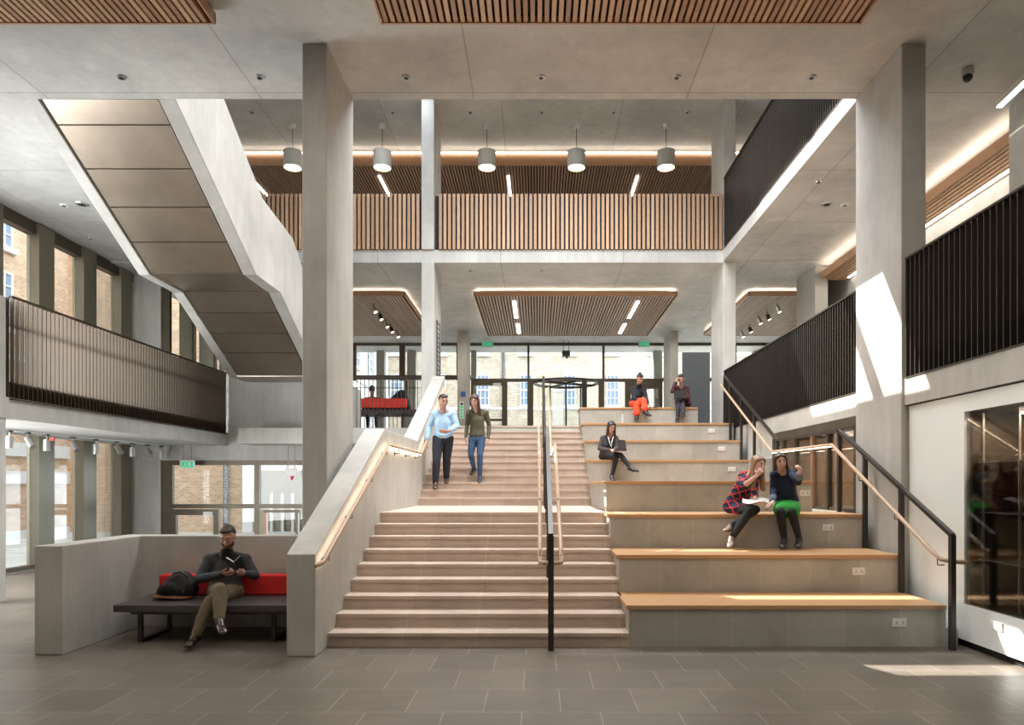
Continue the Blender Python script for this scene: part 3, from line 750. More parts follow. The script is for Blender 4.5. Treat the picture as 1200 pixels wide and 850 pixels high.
# brick building behind left rear windows
YR = 27.
br = thing('rear_building', (-12, YR, 0), 'orange brown brick building seen through the ground floor glazing at the rear left', 'building')
MB().box(-20, XX(284, YR), YR, YR+2, -.1, 14).build('wall', M_brickl, br)
MB().box(XX(285, YR), XX(297, YR), YR-.1, YR+2, -.1, 14).build('pilaster', M_trimw, br)
MB().box(XX(297, YR), -4.9, YR+.4, YR+2, -.1, 2.3).build('dark_bay', M_bronzel, br)
MB().box(XX(297, YR), -6, YR+.35, YR+2, 2.3, 3.05).build('wall_panel', M_wing, br)
for xx in (315, 328, 340): MB().box(XX(xx, YR)-.05, XX(xx, YR)+.05, YR+.25, YR+.35, -.1, 1.4).build('bay_post', M_trimw, br)
MB().tube([(XX(266, YR), YR-.12, -.1), (XX(266, YR), YR-.12, 12)], .09, 8).build('drainpipe', M_grey, br)

# ================================================================== ROOM ON THE RIGHT, GLASS DOORS
wn = tag(MB().box(4.53, 4.62, 9.9, 13.45, 2.58, 2.73).build('door_1', M_bronze), kind='structure')
for y in (9.92, 10.55, 10.9, 11.5, 12.3, 12.9, 13.38): MB().box(4.53, 4.61, y, y+.09, 1.35, 2.6).build('stile', M_timber if y in (10.55, 11.5) else M_bronze, wn)
MB().box(4.56, 4.57, 9.95, 13.4, 1.35, 2.58).build('pane', M_dglass, wn)
MB().box(4.545, 4.585, 9.95, 13.4, 1.35, 1.40).build('threshold', M_bronze, wn)
for y in (10.2, 11.8): MB().box(5.4, 6.6, y, y+.06, 2.66, 2.72).build('room_light', M_tube, wn)
# display case in cladding
dc = thing('display_case', (4.9, 5.5, .47), 'recessed glass display case with shelves in the white right wall', 'display case')
MB().box(5.15, 5.2, 2, 7.49, .47, 2.53).build('back_panel', M_timber, dc)
cs = MB(); cs.box(4.64, 5.2, 7.44, 7.49, .47, 2.53); cs.box(4.64, 5.2, 2, 7.44, .47, .49); cs.box(4.64, 5.2, 2, 7.44, 2.5, 2.53); cs.build('carcass', M_bronze, dc)
for z in (.95, 1.45, 1.98): MB().box(4.68, 5.12, 2.1, 7.42, z, z+.012).build('glass_shelf', M_silver, dc)
for y in (7.30, 6.75, 6.2, 5.4): MB().box(4.66, 4.68, y, y+.015, .49, 2.5).build('upright', M_silver, dc)
MB().box(4.85, 4.9, 2.2, 7.0, 2.46, 2.485).build('case_light', M_led, dc)
MB().box(4.59, 4.60, 2, 7.47, .47, 2.53).build('door_pane', M_dglass, dc)
tag(MB().box(4.562, 4.58, P(1165, 733, 6.95).y-.09, P(1165, 733, 6.95).y+.09, .30, .38).build('power_socket', M_white), 'white double socket low on the white glass wall below the display case', 'socket')

# ================================================================== LOW WALL, BENCH
lw = [(-5.16, 7.15), (-4.87, 7.15), (-4.87, 8.56), (-2.56, 8.56), (-2.56, 8.8), (-5.16, 8.8)]
tag(MB().prism(lw, 0, 1.12, 'z').build('low_wall', M_conc, origin=(-4.9, 7.5, 0), bevel=.01), 'low L-shaped concrete wall wrapping the bench alcove', 'low wall')
bn = thing('bench', (-3.6, 8, 0), 'dark upholstered bench with red back cushion in the concrete alcove', 'bench')
MB().box(-4.63, -2.57, 7.6, 8.48, .355, .435).build('seat', M_seat, bn, bevel=.012)
MB().box(-4.50, -2.57, 8.28, 8.46, .435, .675).build('backrest', M_red, bn, bevel=.02)
fr = MB(); fr.box(-4.5, -2.6, 7.72, 7.77, .31, .352); fr.box(-4.5, -2.6, 8.33, 8.38, .31, .352); fr.build('frame', M_steel, bn)
for x in (-4.41, -2.93):
    MB().bar([(x, 7.75, .31), (x, 7.75, .02), (x, 8.36, .02), (x, 8.36, .31)], .05, .04).build('leg', M_steel, bn)
# upper red bench
b2 = thing('bench', (-3.9, 19.4, 3.13), 'bench with bright red back seen behind the bar fence', 'bench')
Yb = 19.2
MB().box(XX(405, Yb), XX(476, Yb), Yb, Yb+.16, ZZ(478, Yb), ZZ(467, Yb)).build('backrest', M_redl, b2, bevel=.015)
MB().box(XX(405, Yb), XX(492, Yb), Yb+.02, Yb+.95, ZZ(485, Yb), ZZ(480, Yb)).build('seat', M_seat, b2)
for px in (412, 440, 470, 488): MB().box(XX(px, Yb), XX(px+2, Yb), Yb+.1, Yb+.8, 3.13, ZZ(485, Yb)).build('leg', M_steel, b2)
# dark board at stair head
Yd = 18.0
bo = thing('freestanding_board', (XX(816, Yd), Yd, 3.13), 'tall dark grey freestanding board behind the top tier', 'display board')
MB().box(XX(800, Yd), XX(832, Yd), Yd, Yd+.08, 3.13, ZZ(413, Yd)).build('board_panel', M_grey, bo)
MB().box(XX(800, Yd)-.0, XX(832, Yd), Yd-.1, Yd+.2, 3.13, 3.17).build('foot', M_steel, bo)

# ================================================================== SIGNS
def exit_sign(px, py, Y, label, w=.36, h=.15, ztop=None):
    c0 = P(px, py, Y)
    t = thing('exit_sign', (c0.x, Y, c0.z), label, 'exit sign', 'green exit signs')
    MB().box(c0.x-w/2-.03, c0.x+w/2+.03, Y, Y+.05, c0.z-h/2-.03, c0.z+h/2+.03).build('housing', M_white, t)
    MB().box(c0.x-w/2, c0.x+w/2, Y-.006, Y, c0.z-h/2, c0.z+h/2).build('face', M_green, t)
    s = MB(); cx = c0.x+w*.22; z = c0.z; y0, y1 = Y-.010, Y-.006
    s.prism([(cx-.02, z-.055), (cx+.02, z-.055), (cx+.02, z+.0), (cx+.055, z+.0), (cx, z+.06), (cx-.055, z), (cx-.02, z)], y0, y1, 'y')
    dx = c0.x-w*.30
    s.box(dx-.055, dx-.035, y0, y1, z-.06, z+.06); s.box(dx-.055, dx+.0, y0, y1, z+.05, z+.06)
    mx = c0.x-w*.12
    s.lathe((mx, 0, z+.045), [(.013, y0), (.013, y1)], 8, 'y')
    s.prism([(mx-.02, z+.03), (mx+.015, z+.03), (mx+.005, z-.015), (mx-.02, z-.015)], y0, y1, 'y')
    s.prism([(mx-.02, z-.015), (mx-.005, z-.015), (mx-.045, z-.06), (mx-.06, z-.05)], y0, y1, 'y')
    s.prism([(mx-.01, z-.015), (mx+.005, z-.015), (mx+.04, z-.055), (mx+.025, z-.06)], y0, y1, 'y')
    s.build('running_figure_and_arrow', M_white, t)
    if ztop:
        for sx in (-.1, .1): MB().tube([(c0.x+sx, Y+.02, c0.z+h/2), (c0.x+sx, Y+.02, ztop)], .006, 6).build('hanger', M_steel, t)
exit_sign(219, 544.5, 17.6, 'green exit sign hanging over the rear left ground floor windows', .30, .15, 2.73)
exit_sign(571.5, 403.5, 26.2, 'green exit sign above the entrance glazing, left of the revolving door', .36, .17, 7.17)
exit_sign(755, 403.5, 26.2, 'green exit sign above the entrance glazing, over the woman in orange trousers', .36, .17, 7.17)
p = P(341, 553.5, 17.4)
t = thing('wireless_router', (p.x, p.y, p.z), 'white hanging box with a red tip under the rear left beam', 'hanging device')
MB().box(p.x-.15, p.x+.15, p.y, p.y+.06, p.z-.1, p.z+.1).build('box', M_white, t, bevel=.01)
for dx in (-.08, .08): MB().tube([(p.x+dx, p.y+.03, p.z+.1), (p.x+dx, p.y+.03, 2.75)], .012, 6).build('hanger', M_silver, t)
MB().tube([(p.x+.03, p.y, p.z-.1), (p.x+.03, p.y, p.z-.2)], [.05, .02], 10).build('red_tip', M_redp, t)
p = P(663.5, 414, 26.2)
t = thing('hanging_speaker', (p.x, p.y, p.z), 'dark box hanging from two rods over the revolving door', 'hanging device')
MB().box(p.x-.15, p.x+.15, p.y, p.y+.2, p.z-.1, p.z+.1).build('box', M_seat, t, bevel=.01)
for dx in (-.1, .1): MB().tube([(p.x+dx, p.y+.1, p.z+.1), (p.x+dx, p.y+.1, 7.17)], .012, 6).build('hanger', M_steel, t)
MB().tube([(p.x+.03, p.y+.05, p.z-.1), (p.x+.03, p.y+.05, p.z-.19)], .04, 8).build('lens', M_plastic, t)
# directory panel on column side
t = thing('directory_panel', (-2.51, 17.4, 5.2), 'narrow dark directory panel on the side of the stair head column', 'sign')
MB().box(-2.518, -2.495, 17.35, 17.95, 4.45, 5.85).build('board_panel', M_grey, t)
s = MB()
for k in range(11): s.box(-2.495, -2.492, 17.42, 17.42+.18+.25*random.random(), 4.55+k*.115, 4.58+k*.115)
s.build('lines', M_silver, t)
Ys = 24.6
def plate(x0, x1, y0, y1, m, name, label):
    tag(MB().box(XX(x0, Ys), XX(x1, Ys), Ys-.02, Ys, ZZ(y1, Ys), ZZ(y0, Ys)).build(name, m, origin=((XX(x0, Ys)+XX(x1, Ys))/2, Ys, ZZ(y1, Ys))), label, 'sign')
plate(540, 545.5, 459, 465, M_blue, 'notice_sign', 'small blue and white square notice on the slim entrance column')
sg = thing('icon_sign', (XX(541.5, Ys), Ys, ZZ(482, Ys)), 'white strip of small square icons below the blue notice', 'sign')
MB().box(XX(538.5, Ys), XX(543.5, Ys), Ys-.02, Ys, ZZ(491, Ys), ZZ(471, Ys)).build('plate', M_white, sg)
for k, m_ in enumerate((M_plastic, M_green, M_green, M_green, M_green)):
    MB().box(XX(539.8, Ys), XX(542.6, Ys), Ys-.026, Ys-.02, ZZ(475+k*3.7, Ys), ZZ(472.3+k*3.7, Ys)).build('icon', m_, sg)

# ================================================================== PEOPLE
bmu = bmesh.new(); bmesh.ops.create_icosphere(bmu, subdivisions=2, radius=1.); UN = [v.co.copy() for v in bmu.verts]; bmu.free()
I3 = Matrix.Identity(3)
class Blob:
    def __init__(s): s.p = []
    def hull(s, *els): s.p.append(els); return s
    def cap(s, a, ra, b, rb): s.p.append(((a, (ra,)*3, I3), (b, (rb,)*3, I3))); return s
    def ell(s, c, r, M=I3): s.p.append(((c, r, M),)); return s
    def build(s, name, mat, parent=None, vox=.009, origin=None, sm=2):
        bm = bmesh.new()
        for els in s.p:
            b = bmesh.new()
            for (c, r, M) in els:
                for u_ in UN: b.verts.new(V(c)+M @ V((u_.x*r[0], u_.y*r[1], u_.z*r[2])))
            res = bmesh.ops.convex_hull(b, input=b.verts)
            bmesh.ops.delete(b, geom=list({e for e in res['geom_interior'] if isinstance(e, bmesh.types.BMVert)}), context='VERTS')
            bmesh.ops.recalc_face_normals(b, faces=b.faces)
            me = bpy.data.meshes.new('t'); b.to_mesh(me); b.free(); bm.from_mesh(me); bpy.data.meshes.remove(me)
        org = V(origin) if origin is not None else wloc(parent)
        for v in bm.verts: v.co -= org
        me = bpy.data.meshes.new(name+'_raw'); bm.to_mesh(me); bm.free()
        tmp = bpy.data.objects.new('tmp', me); C.objects.link(tmp)
        md = tmp.modifiers.new('r', 'REMESH'); md.mode = 'VOXEL'; md.voxel_size = vox
        if sm: m2 = tmp.modifiers.new('s', 'SMOOTH'); m2.iterations = sm; m2.factor = .5
        dg = bpy.context.evaluated_depsgraph_get(); dg.update()
        out = bpy.data.meshes.new_from_object(tmp.evaluated_get(dg))
        bpy.data.objects.remove(tmp); out.name = name
        out.materials.clear(); out.materials.append(mat)
        for p_ in out.polygons: p_.use_smooth = True
        ob = bpy.data.objects.new(name, out); C.objects.link(ob)
        if parent: ob.parent = parent; ob.location = org-wloc(parent)
        else: ob.location = org
        return ob
def frame(f, up=V((0, 0, 1))):
    f = V(f).normalized(); r = f.cross(up).normalized(); u_ = r.cross(f).normalized()
    return Matrix((r, f, u_)).transposed()    # columns r,f,u
def lerp(a, b, t): return V(a)*(1-t)+V(b)*t
def hand(bl, w, d, n, curl=.6, s=1.0, side=1):
    """w wrist, d direction of the hand, n palm normal, side +1 thumb towards d x n"""
    d = V(d).normalized(); n = V(n); n = (n-d*n.dot(d)).normalized(); a = d.cross(n)*side
    M = Matrix((a, d, n)).transposed()
    bl.hull((w, (.024*s, .02*s, .018*s), M), (w+d*.075*s, (.038*s, .02*s, .014*s), M))
    for k, (off, L) in enumerate(((.030, .070), (.010, .080), (-.010, .075), (-.029, .058))):
        p0 = w+d*.085*s+a*off*s; an = curl*.7
        d1 = (d*math.cos(an)+n*math.sin(an)); p1 = p0+d1*L*.45*s
        an2 = curl*1.7; d2 = (d*math.cos(an2)+n*math.sin(an2)); p2 = p1+d2*L*.35*s
        an3 = curl*2.4; d3 = (d*math.cos(an3)+n*math.sin(an3)); p3 = p2+d3*L*.25*s
        bl.cap(p0, .0092*s, p1, .0085*s); bl.cap(p1, .0085*s, p2, .008*s); bl.cap(p2, .008*s, p3, .007*s)
    t0 = w+d*.03*s+a*.025*s; t1 = t0+(d*.6+a*.7+n*.3).normalized()*.045*s; t2 = t1+(d*.9+a*.15+n*.45).normalized()*.035*s
    bl.cap(t0, .013*s, t1, .010*s); bl.cap(t1, .010*s, t2, .008*s)
SKIN = {}
def skin(col):
    if col not in SKIN: SKIN[col] = mottled('skin %d' % len(SKIN), col, .5, .06, 20.)
    return SKIN[col]
CLO = {}
def cloth(col, name='cloth'):
    k = (col, name)
    if k not in CLO: CLO[k] = mottled(name+' %d' % len(CLO), col, .85, .16, 14., bmp=.2)
    return CLO[k]
M_eyew = base_mat('eye white', (.7, .68, .65), .3)[0]; M_eyed = base_mat('eye dark', (.03, .02, .015), .2)[0]
class Human:
    def __init__(s, j, sc=1., hf=(0, -1, 0), hup=(0, 0, 1), cf=(0, -1, 0), g=1.):
        s.j = {k: V(v) for k, v in j.items()}; s.sc = sc; s.g = g*sc
        s.HM = frame(V(hf), V(hup)); s.cf = V(cf)
        J = s.j
        s.side = (J['SR']-J['SL']).normalized()
        s.sm = (J['SL']+J['SR'])/2; s.pm = (J['PL']+J['PR'])/2
        s.up = (s.sm-s.pm).normalized()
        f = s.cf-s.up*s.cf.dot(s.up); f.normalize()
        r = f.cross(s.up).normalized(); s.TM = Matrix((r, f, s.up)).transposed(); s.f = f
        legs = V((0, 0, 0)); pr = (J['PR']-J['PL']); pr.z *= .5
    def torso(s, b, off=0., low=True, chest=1.):
        g = s.g; sw = (s.j['SR']-s.j['SL']).length/2
        top = s.sm-s.up*.03*g
        ch = s.sm-s.up*.14*g+s.f*.01
        wa = lerp(s.sm, s.pm, .68); hp_ = s.pm+s.up*.04*g
        M = s.TM
        e = lambda c, r: (c, (r[0]+off, r[1]+off, r[2]+off*.6), M)
        E1 = e(top, (sw*.72, .065*g, .04*g)); E2 = e(ch, (max(.13*g, sw*.78), .10*g*chest, .10*g)); E3 = e(wa, (.135*g, .095*g, .06*g)); E4 = e(hp_, (.155*g, .11*g, .07*g))
        b.hull(E1, E2); b.hull(E2, E3)
        if low: b.hull(E3, E4)
        for S in ('SL', 'SR'):
            b.hull((s.j[S], (.052*g+off,)*3, I3), (lerp(s.sm, s.j[S], .35)-s.up*.05*g, (.06*g+off,)*3, I3))
            b.hull((s.j[S], (.048*g+off,)*3, I3), (lerp(s.sm, s.j[S], .22)+s.up*.055*g, (.032*g+off*.5,)*3, I3))
    def arm(s, b, q, off=0., end=1., start=0.):
        g = s.g; S, E, W = s.j['S'+q], s.j['E'+q], s.j['W'+q]
        b.cap(S, .047*g+off*.9, E, .036*g+off*.8)
        if end > 0:
            m = lerp(E, W, .35)
            if end < 1: 
                b.cap(E, .037*g+off*.8, lerp(E, W, end), .033*g+off*.8)
            else:
                b.cap(E, .036*g+off*.8, m, .035*g+off*.8); b.cap(m, .035*g+off*.8, W, .024*g+off*.8)
    def leg(s, b, q, off=0., end=1., hem=None):
        g = s.g; H, Kn, A = s.j['P'+q], s.j['K'+q], s.j['A'+q]
        b.cap(H, .085*g+off, lerp(H, Kn, .5), .074*g+off); b.cap(lerp(H, Kn, .5), .074*g+off, Kn, .054*g+off)
        if end > 0:
            m = lerp(Kn, A, .3)
            b.cap(Kn, .054*g+off, m, .054*g+off); ee = lerp(Kn, A, end)
            b.cap(m, .054*g+off, ee, (hem if hem else .036*g+off))
    def foot(s, b, q, off=0.):
        g = s.sc; A, To = s.j['A'+q], s.j['T'+q]
        d = (To-A); d.normalize(); M = frame(d)
        dn = -(M @ V((0, 0, 1)))
        heel = A+dn*.035*g-d*.03*g; ball = To-d*.04*g+dn*.0
        b.hull((A, (.036*g+off,)*3, I3), (heel, (.034*g+off, .034*g+off, .028*g+off*.5), M), (lerp(A, To, .5)+dn*.02*g, (.038*g+off, .04*g, .03*g+off*.5), M))
        b.hull((heel, (.03*g+off, .03*g+off, .022*g+off*.5), M), (ball, (.043*g+off, .035*g+off, .022*g+off*.5), M), (To, (.034*g+off, .022*g, .016*g+off*.5), M))
    def hp(s, x, y, z): return s.j['H']+s.HM @ (V((x, y, z))*s.sc)
    def head(s, b):
        M = s.HM; k = s.sc; h = s.hp
        S1 = (h(0, -.008, .025), (.076*k, .093*k, .09*k), M)
        b.hull(S1, (h(0, .012, -.03), (.066*k, .075*k, .06*k), M))
        b.hull((h(0, .012, -.03), (.06*k, .07*k, .05*k), M), (h(0, .045, -.09), (.028*k, .028*k, .02*k), M), (h(-.035, .01, -.07), (.022*k,)*3, M), (h(.035, .01, -.07), (.022*k,)*3, M))
        b.hull((h(0, .085, .015), (.009*k,)*3, M), (h(0, .108, -.028), (.013*k, .012*k, .010*k), M), (h(0, .080, -.03), (.018*k, .01*k, .01*k), M))
        b.ell(h(0, .082, -.060), (.024*k, .012*k, .012*k), M)
        b.hull((h(-.03, .078, .03), (.02*k, .012*k, .010*k), M), (h(.03, .078, .03), (.02*k, .012*k, .010*k), M))
        for sx in (-1, 1): b.ell(h(sx*.078, -.005, -.005), (.010*k, .020*k, .032*k), M)
        b.cap(h(0, -.02, -.06), .055*k, s.sm+s.up*.01, .06*k)
    def face(s, root, haircol, lip=(.35, .1, .08)):
        h = s.hp; k = s.sc
        for sx in (-1, 1):
            e = MB(); c = h(sx*.030, .082, .008); e.lathe((0, 0, 0), [(.001, -.008), (.007, -.006), (.010, 0), (.007, .006), (.001, .008)], 10)
            e.v = [tuple(c+V(v)*k) for v in e.v]; ob = e.build('eye', M_eyew, root, smooth=True)
            e = MB(); c = h(sx*.030, .090, .008); e.lathe((0, 0, 0), [(.001, -.007), (.006, -.003), (.006, .003), (.001, .007)], 8)
            e.v = [tuple(c+V(v)*k) for v in e.v]; e.build('iris', M_eyed, ob, smooth=True)
            MB().tube([h(sx*.046, .082, .030), h(sx*.03, .092, .036), h(sx*.014, .092, .032)], .0045*k, 6).build('eyebrow', haircol, root)
        MB().tube([h(-.024, .086, -.060), h(0, .096, -.062), h(.024, .086, -.060)], .006*k, 6).build('lips', base_lip, root)
base_lip = base_mat('lips', (.42, .14, .11), .4)[0]

def base_body(h, skincol, legs=True, hands=None, name_label=None, shoes=False):
    b = Blob(); h.torso(b); h.head(b)
    for q in 'LR':
        h.arm(b, q); h.leg(b, q); h.foot(b, q)
        d, n, c_, sd = hands[q]; hand(b, h.j['W'+q], d, n, c_, h.sc*1.02, sd)
    lo = min(h.j['AL'].z, h.j['AR'].z, h.j['TL'].z, h.j['TR'].z)-.05
    ob = b.build('person', skin(skincol), None, .0085, origin=(h.pm.x, h.pm.y, lo), sm=1)
    tag(ob, name_label, 'person')
    return ob
def garment(h, root, name, mat, parts, vox=.011):
    b = Blob()
    for pz in parts: pz(b)
    return b.build(name, mat, root, vox)
def shoes(h, root, mat, name='shoe', off=.009):
    for q in 'LR':
        b = Blob(); h.foot(b, q, off); b.build(name, mat, root, .009)
def hair_short(h, root, mat, extra=None, vol=0.):
    b = Blob(); k = h.sc; M = h.HM
    b.ell(h.hp(0, -.032, .045), ((.082+vol)*k, (.088+vol)*k, (.088+vol)*k), M)
    b.hull((h.hp(-.03, .04, .095), (.036*k, .036*k, .020*k), M), (h.hp(.03, .04, .088), (.036*k, .036*k, .022*k), M), (h.hp(0, -.03, .09), (.06*k, .06*k, .03*k), M))
    b.ell(h.hp(0, -.055, -.01), (.066*k, .052*k, .06*k), M)
    if extra: extra(b, h)
    return b.build('hair', mat, root, .008)
def hair_long(h, root, mat, L=.3, sides=(-1, 1), fwd=.0, back=True, w=.03):
    b = Blob(); k = h.sc; M = h.HM
    b.ell(h.hp(0, -.034, .045), (.087*k, .095*k, .090*k), M); b.hull((h.hp(-.05, .03, .07), (.03*k, .034*k, .03*k), M), (h.hp(.05, .03, .07), (.03*k, .034*k, .03*k), M), (h.hp(0, .03, .09), (.04*k, .04*k, .024*k), M))
    b.hull((h.hp(-.06, .04, .055), (.02*k, .026*k, .022*k), M), (h.hp(-.025, .066, .085), (.018*k, .018*k, .012*k), M)); b.hull((h.hp(.06, .04, .055), (.02*k, .026*k, .022*k), M), (h.hp(.025, .066, .085), (.018*k, .018*k, .012*k), M))
    for sx in (-1, 1): b.hull((h.hp(sx*.072, .005, .045), (.018*k, .045*k, .04*k), M), (h.hp(sx*.080, -.01, -.07), (.020*k, .04*k, .03*k), M))
    if back: b.hull((h.hp(0, -.05, 0), (.075*k, .055*k, .06*k), M), (h.hp(0, -.06, -L), (.075*k, .03*k, .02*k), M))
    for sx in sides: b.hull((h.hp(sx*.075, .0, -.05), (.026*k, .045*k, .04*k), M), (h.hp(sx*.085, .02+fwd, -L), (w*k, .032*k, .02*k), M))
    return b.build('hair', mat, root, .008)
H_dark = mottled('dark hair', (.018, .012, .010), .5, .2, 40., stretch=(1, 1, .2))
H_brown = mottled('brown hair', (.055, .024, .014), .5, .25, 40., stretch=(1, 1, .2))
H_fair = mottled('fair brown hair', (.26, .14, .07), .5, .25, 40., stretch=(1, 1, .2))
H_mid = mottled('short brown hair', (.05, .03, .02), .6, .25, 40.)

# --- 1 man reading on bench
J = dict(H=P(267, 629.5, 8.02), SL=P(245.5, 656.5, 8.2), SR=P(287, 656.5, 8.2), EL=P(233, 679, 8.0), ER=P(299, 675, 8.12), WL=P(260, 673, 7.74), WR=P(290, 672.5, 7.76),
         PL=P(254, 694, 8.15), PR=P(274, 694, 8.15), KL=P(258, 692, 7.62), KR=P(247, 706, 7.66), AL=P(257, 727, 7.42), AR=P(229, 746, 7.50), TL=P(262, 742, 7.26), TR=P(220, 757.5, 7.30))
h = Human(J, 1.05, hf=(.12, -1, -.45), cf=(.05, -1, .05), g=1.12)
r = base_body(h, (.50, .27, .19), hands={'L': ((1, -.25, .05), (0, .5, .8), .9, 1), 'R': ((-1, -.2, .05), (0, .5, .8), .9, -1)}, name_label='bearded man in a dark roll-neck jumper reading a small book on the bench')
m_ = cloth((.028, .028, .032), 'dark knit')
garment(h, r, 'jumper', m_, [lambda b: h.torso(b, .018), lambda b: h.arm(b, 'L', .016, 1), lambda b: h.arm(b, 'R', .016, 1), lambda b: b.hull((h.sm+V((0, -.01, .03)), (.078,)*3, I3), (lerp(h.sm, h.j['H'], .48)+V((0, -.015, 0)), (.070, .070, .03), I3))])
m_ = cloth((.13, .10, .058), 'olive twill')
garment(h, r, 'trousers', m_, [lambda b: h.leg(b, 'L', .018, .93, .058), lambda b: h.leg(b, 'R', .018, .92, .058), lambda b: b.hull((h.pm, (.17, .13, .10), I3), (h.pm+V((0, -.12, .0)), (.15, .1, .08), I3))])
m_ = mottled('brown leather', (.035, .016, .012), .25, .2, 12.)
for q in 'LR':
    b = Blob(); h.foot(b, q, .011); A = h.j['A'+q]; b.cap(A, .048, lerp(A, h.j['K'+q], .22), .050); b.build('boot', m_, r, .009)
hair_short(h, r, H_mid); h.face(r, H_mid)
b = Blob(); k = h.sc; M = h.HM
b.hull((h.hp(-.052, .03, -.062), (.018, .03, .03), M), (h.hp(0, .062, -.095), (.035, .026, .022), M)); b.hull((h.hp(.052, .03, -.062), (.018, .03, .03), M), (h.hp(0, .062, -.095), (.035, .026, .022), M))
b.build('beard', mottled('beard hair', (.10, .045, .022), .7, .2, 40.), r, .008)
# book
c0 = P(277.5, 669.5, 7.66)
bk = thing('book', c0, 'small open black book held by the bearded man', 'book')
for sx, ang in ((-1, .55), (1, .75)):
    d = V((sx*math.cos(ang), .0, math.sin(ang))); u_ = V((.0, -.35, .95)).normalized(); u_ = V((0, -.55, .75)).normalized()
    n = d.cross(u_).normalized()*.006
    a = c0; q = [a, a+d*.105, a+d*.105+u_*.13, a+u_*.13]
    mb = MB(); mb.v = [tuple(p_-n) for p_ in q]+[tuple(p_-n*.3) for p_ in q]; mb.f = [(0, 1, 2, 3), (7, 6, 5, 4), (0, 4, 5, 1), (1, 5, 6, 2), (2, 6, 7, 3), (3, 7, 4, 0)]; 
    mb.v = [tuple(V(v)+n*0) for v in mb.v]; mb.build('cover', M_plastic, bk)
    nn_ = n if n.y > 0 else -n
    mb = MB(); q2 = [a+d*.004+u_*.006, a+d*.101+u_*.006, a+d*.101+u_*.126, a+d*.004+u_*.126]
    mb.v = [tuple(p_+nn_*.5) for p_ in q2]+[tuple(p_+nn_*2.2) for p_ in q2]; mb.f = [(0, 1, 2, 3), (7, 6, 5, 4), (0, 4, 5, 1), (1, 5, 6, 2), (2, 6, 7, 3), (3, 7, 4, 0)]; mb.build('pages', M_paper, bk)
# backpack
t = thing('backpack', P(205, 702, 8.0), 'black backpack with tan leather base slumped on the bench', 'backpack')
b = Blob(); b.hull((P(198, 693, 8.05), (.13, .14, .10), I3), (P(212, 680, 8.1), (.14, .13, .11), I3), (P(222, 690, 8.05), (.10, .13, .12), I3)); b.ell(P(196, 690, 7.93), (.09, .06, .07), I3)
b.build('bag_body', cloth((.012, .012, .014), 'black canvas'), t, .012)
b = Blob(); b.hull((P(190, 698.5, 8.0), (.10, .13, .025), I3), (P(216, 700, 8.0), (.11, .13, .025), I3)); b.build('leather_base', mottled('tan leather', (.20, .085, .04), .5, .1, 10.), t, .012)
MB().tube([P(203, 672, 7.98), P(212, 670, 7.97), P(219, 675, 7.95), P(220, 686, 7.92), P(214, 695, 7.90)], .012, 8).build('strap', M_plastic, t)
MB().tube([P(192, 688, 7.87), P(200, 679, 7.90), P(209, 674, 7.93)], .005, 6).build('zip', mottled('dark red cord', (.15, .01, .01), .6), t)

# --- 2 man walking down
J = dict(H=P(519.5, 470.5, 13.66), SL=P(509.3, 485.5, 13.8), SR=P(530.5, 485.5, 13.8), EL=P(503, 501, 13.85), ER=P(535.5, 499.5, 13.78), WL=P(500, 515, 13.7), WR=P(525.5, 505.5, 13.55),
         PL=P(513.6, 514, 13.8), PR=P(525, 514, 13.82), KL=P(511.5, 540, 13.62), KR=P(523.6, 538, 13.85), AL=P(510.3, 566, 13.62), AR=P(523.0, 561, 13.98), TL=P(510, 572.6, 13.42), TR=P(523.2, 566, 13.80))
h = Human(J, 1.12, hf=(.55, -1, -.25), cf=(.1, -1, 0), g=1.08)
r = base_body(h, (.42, .22, .14), hands={'L': ((-.1, -.1, -1), (.6, .3, 0), .35, 1), 'R': ((-1, -.1, -.05), (0, .5, .5), .3, 1)}, name_label='man in a pale blue shirt and dark trousers walking down the stairs')
m_ = cloth((.36, .54, .72), 'blue shirt cotton')
garment(h, r, 'shirt', m_, [lambda b: h.torso(b, .018), lambda b: h.arm(b, 'L', .02, .93), lambda b: h.arm(b, 'R', .02, .75)])
m_ = cloth((.016, .019, .032), 'navy cotton')
garment(h, r, 'trousers', m_, [lambda b: h.leg(b, 'L', .016, .97, .062), lambda b: h.leg(b, 'R', .016, .97, .062), lambda b: b.hull((h.pm+V((0, 0, .06)), (.16, .125, .05), I3), (h.pm-V((0, 0, .05)), (.17, .125, .06), I3))])
shoes(h, r, mottled('brown shoe leather', (.05, .02, .012), .4, .1)); hair_short(h, r, H_dark); h.face(r, H_dark)
# --- 3 woman walking
J = dict(H=P(556, 470, 13.95), SL=P(549.5, 484, 14.05), SR=P(569.3, 484, 14.05), EL=P(547.3, 499, 14.1), ER=P(573.3, 499, 14.1), WL=P(546, 512.5, 14.0), WR=P(572, 514, 14.0),
         PL=P(554.3, 513, 14.05), PR=P(564.2, 513, 14.05), KL=P(551.7, 533, 13.98), KR=P(562.5, 534, 13.95), AL=P(555.5, 549, 14.25), AR=P(562.3, 559.5, 14.02), TL=P(552.5, 556, 14.08), TR=P(562, 565.5, 13.82))
h = Human(J, 1.06, hf=(-.15, -1, -.35), cf=(0, -1, 0), g=.98)
r = base_body(h, (.58, .34, .26), hands={'L': ((0, -.1, -1), (.8, .2, 0), .4, 1), 'R': ((-.05, -.1, -1), (-.8, .2, 0), .4, -1)}, name_label='long-haired woman in an olive top and blue jeans walking down the stairs')
garment(h, r, 'top', cloth((.085, .078, .045), 'olive jersey'), [lambda b: h.torso(b, .012), lambda b: h.arm(b, 'L', .011, 1), lambda b: h.arm(b, 'R', .011, 1)])
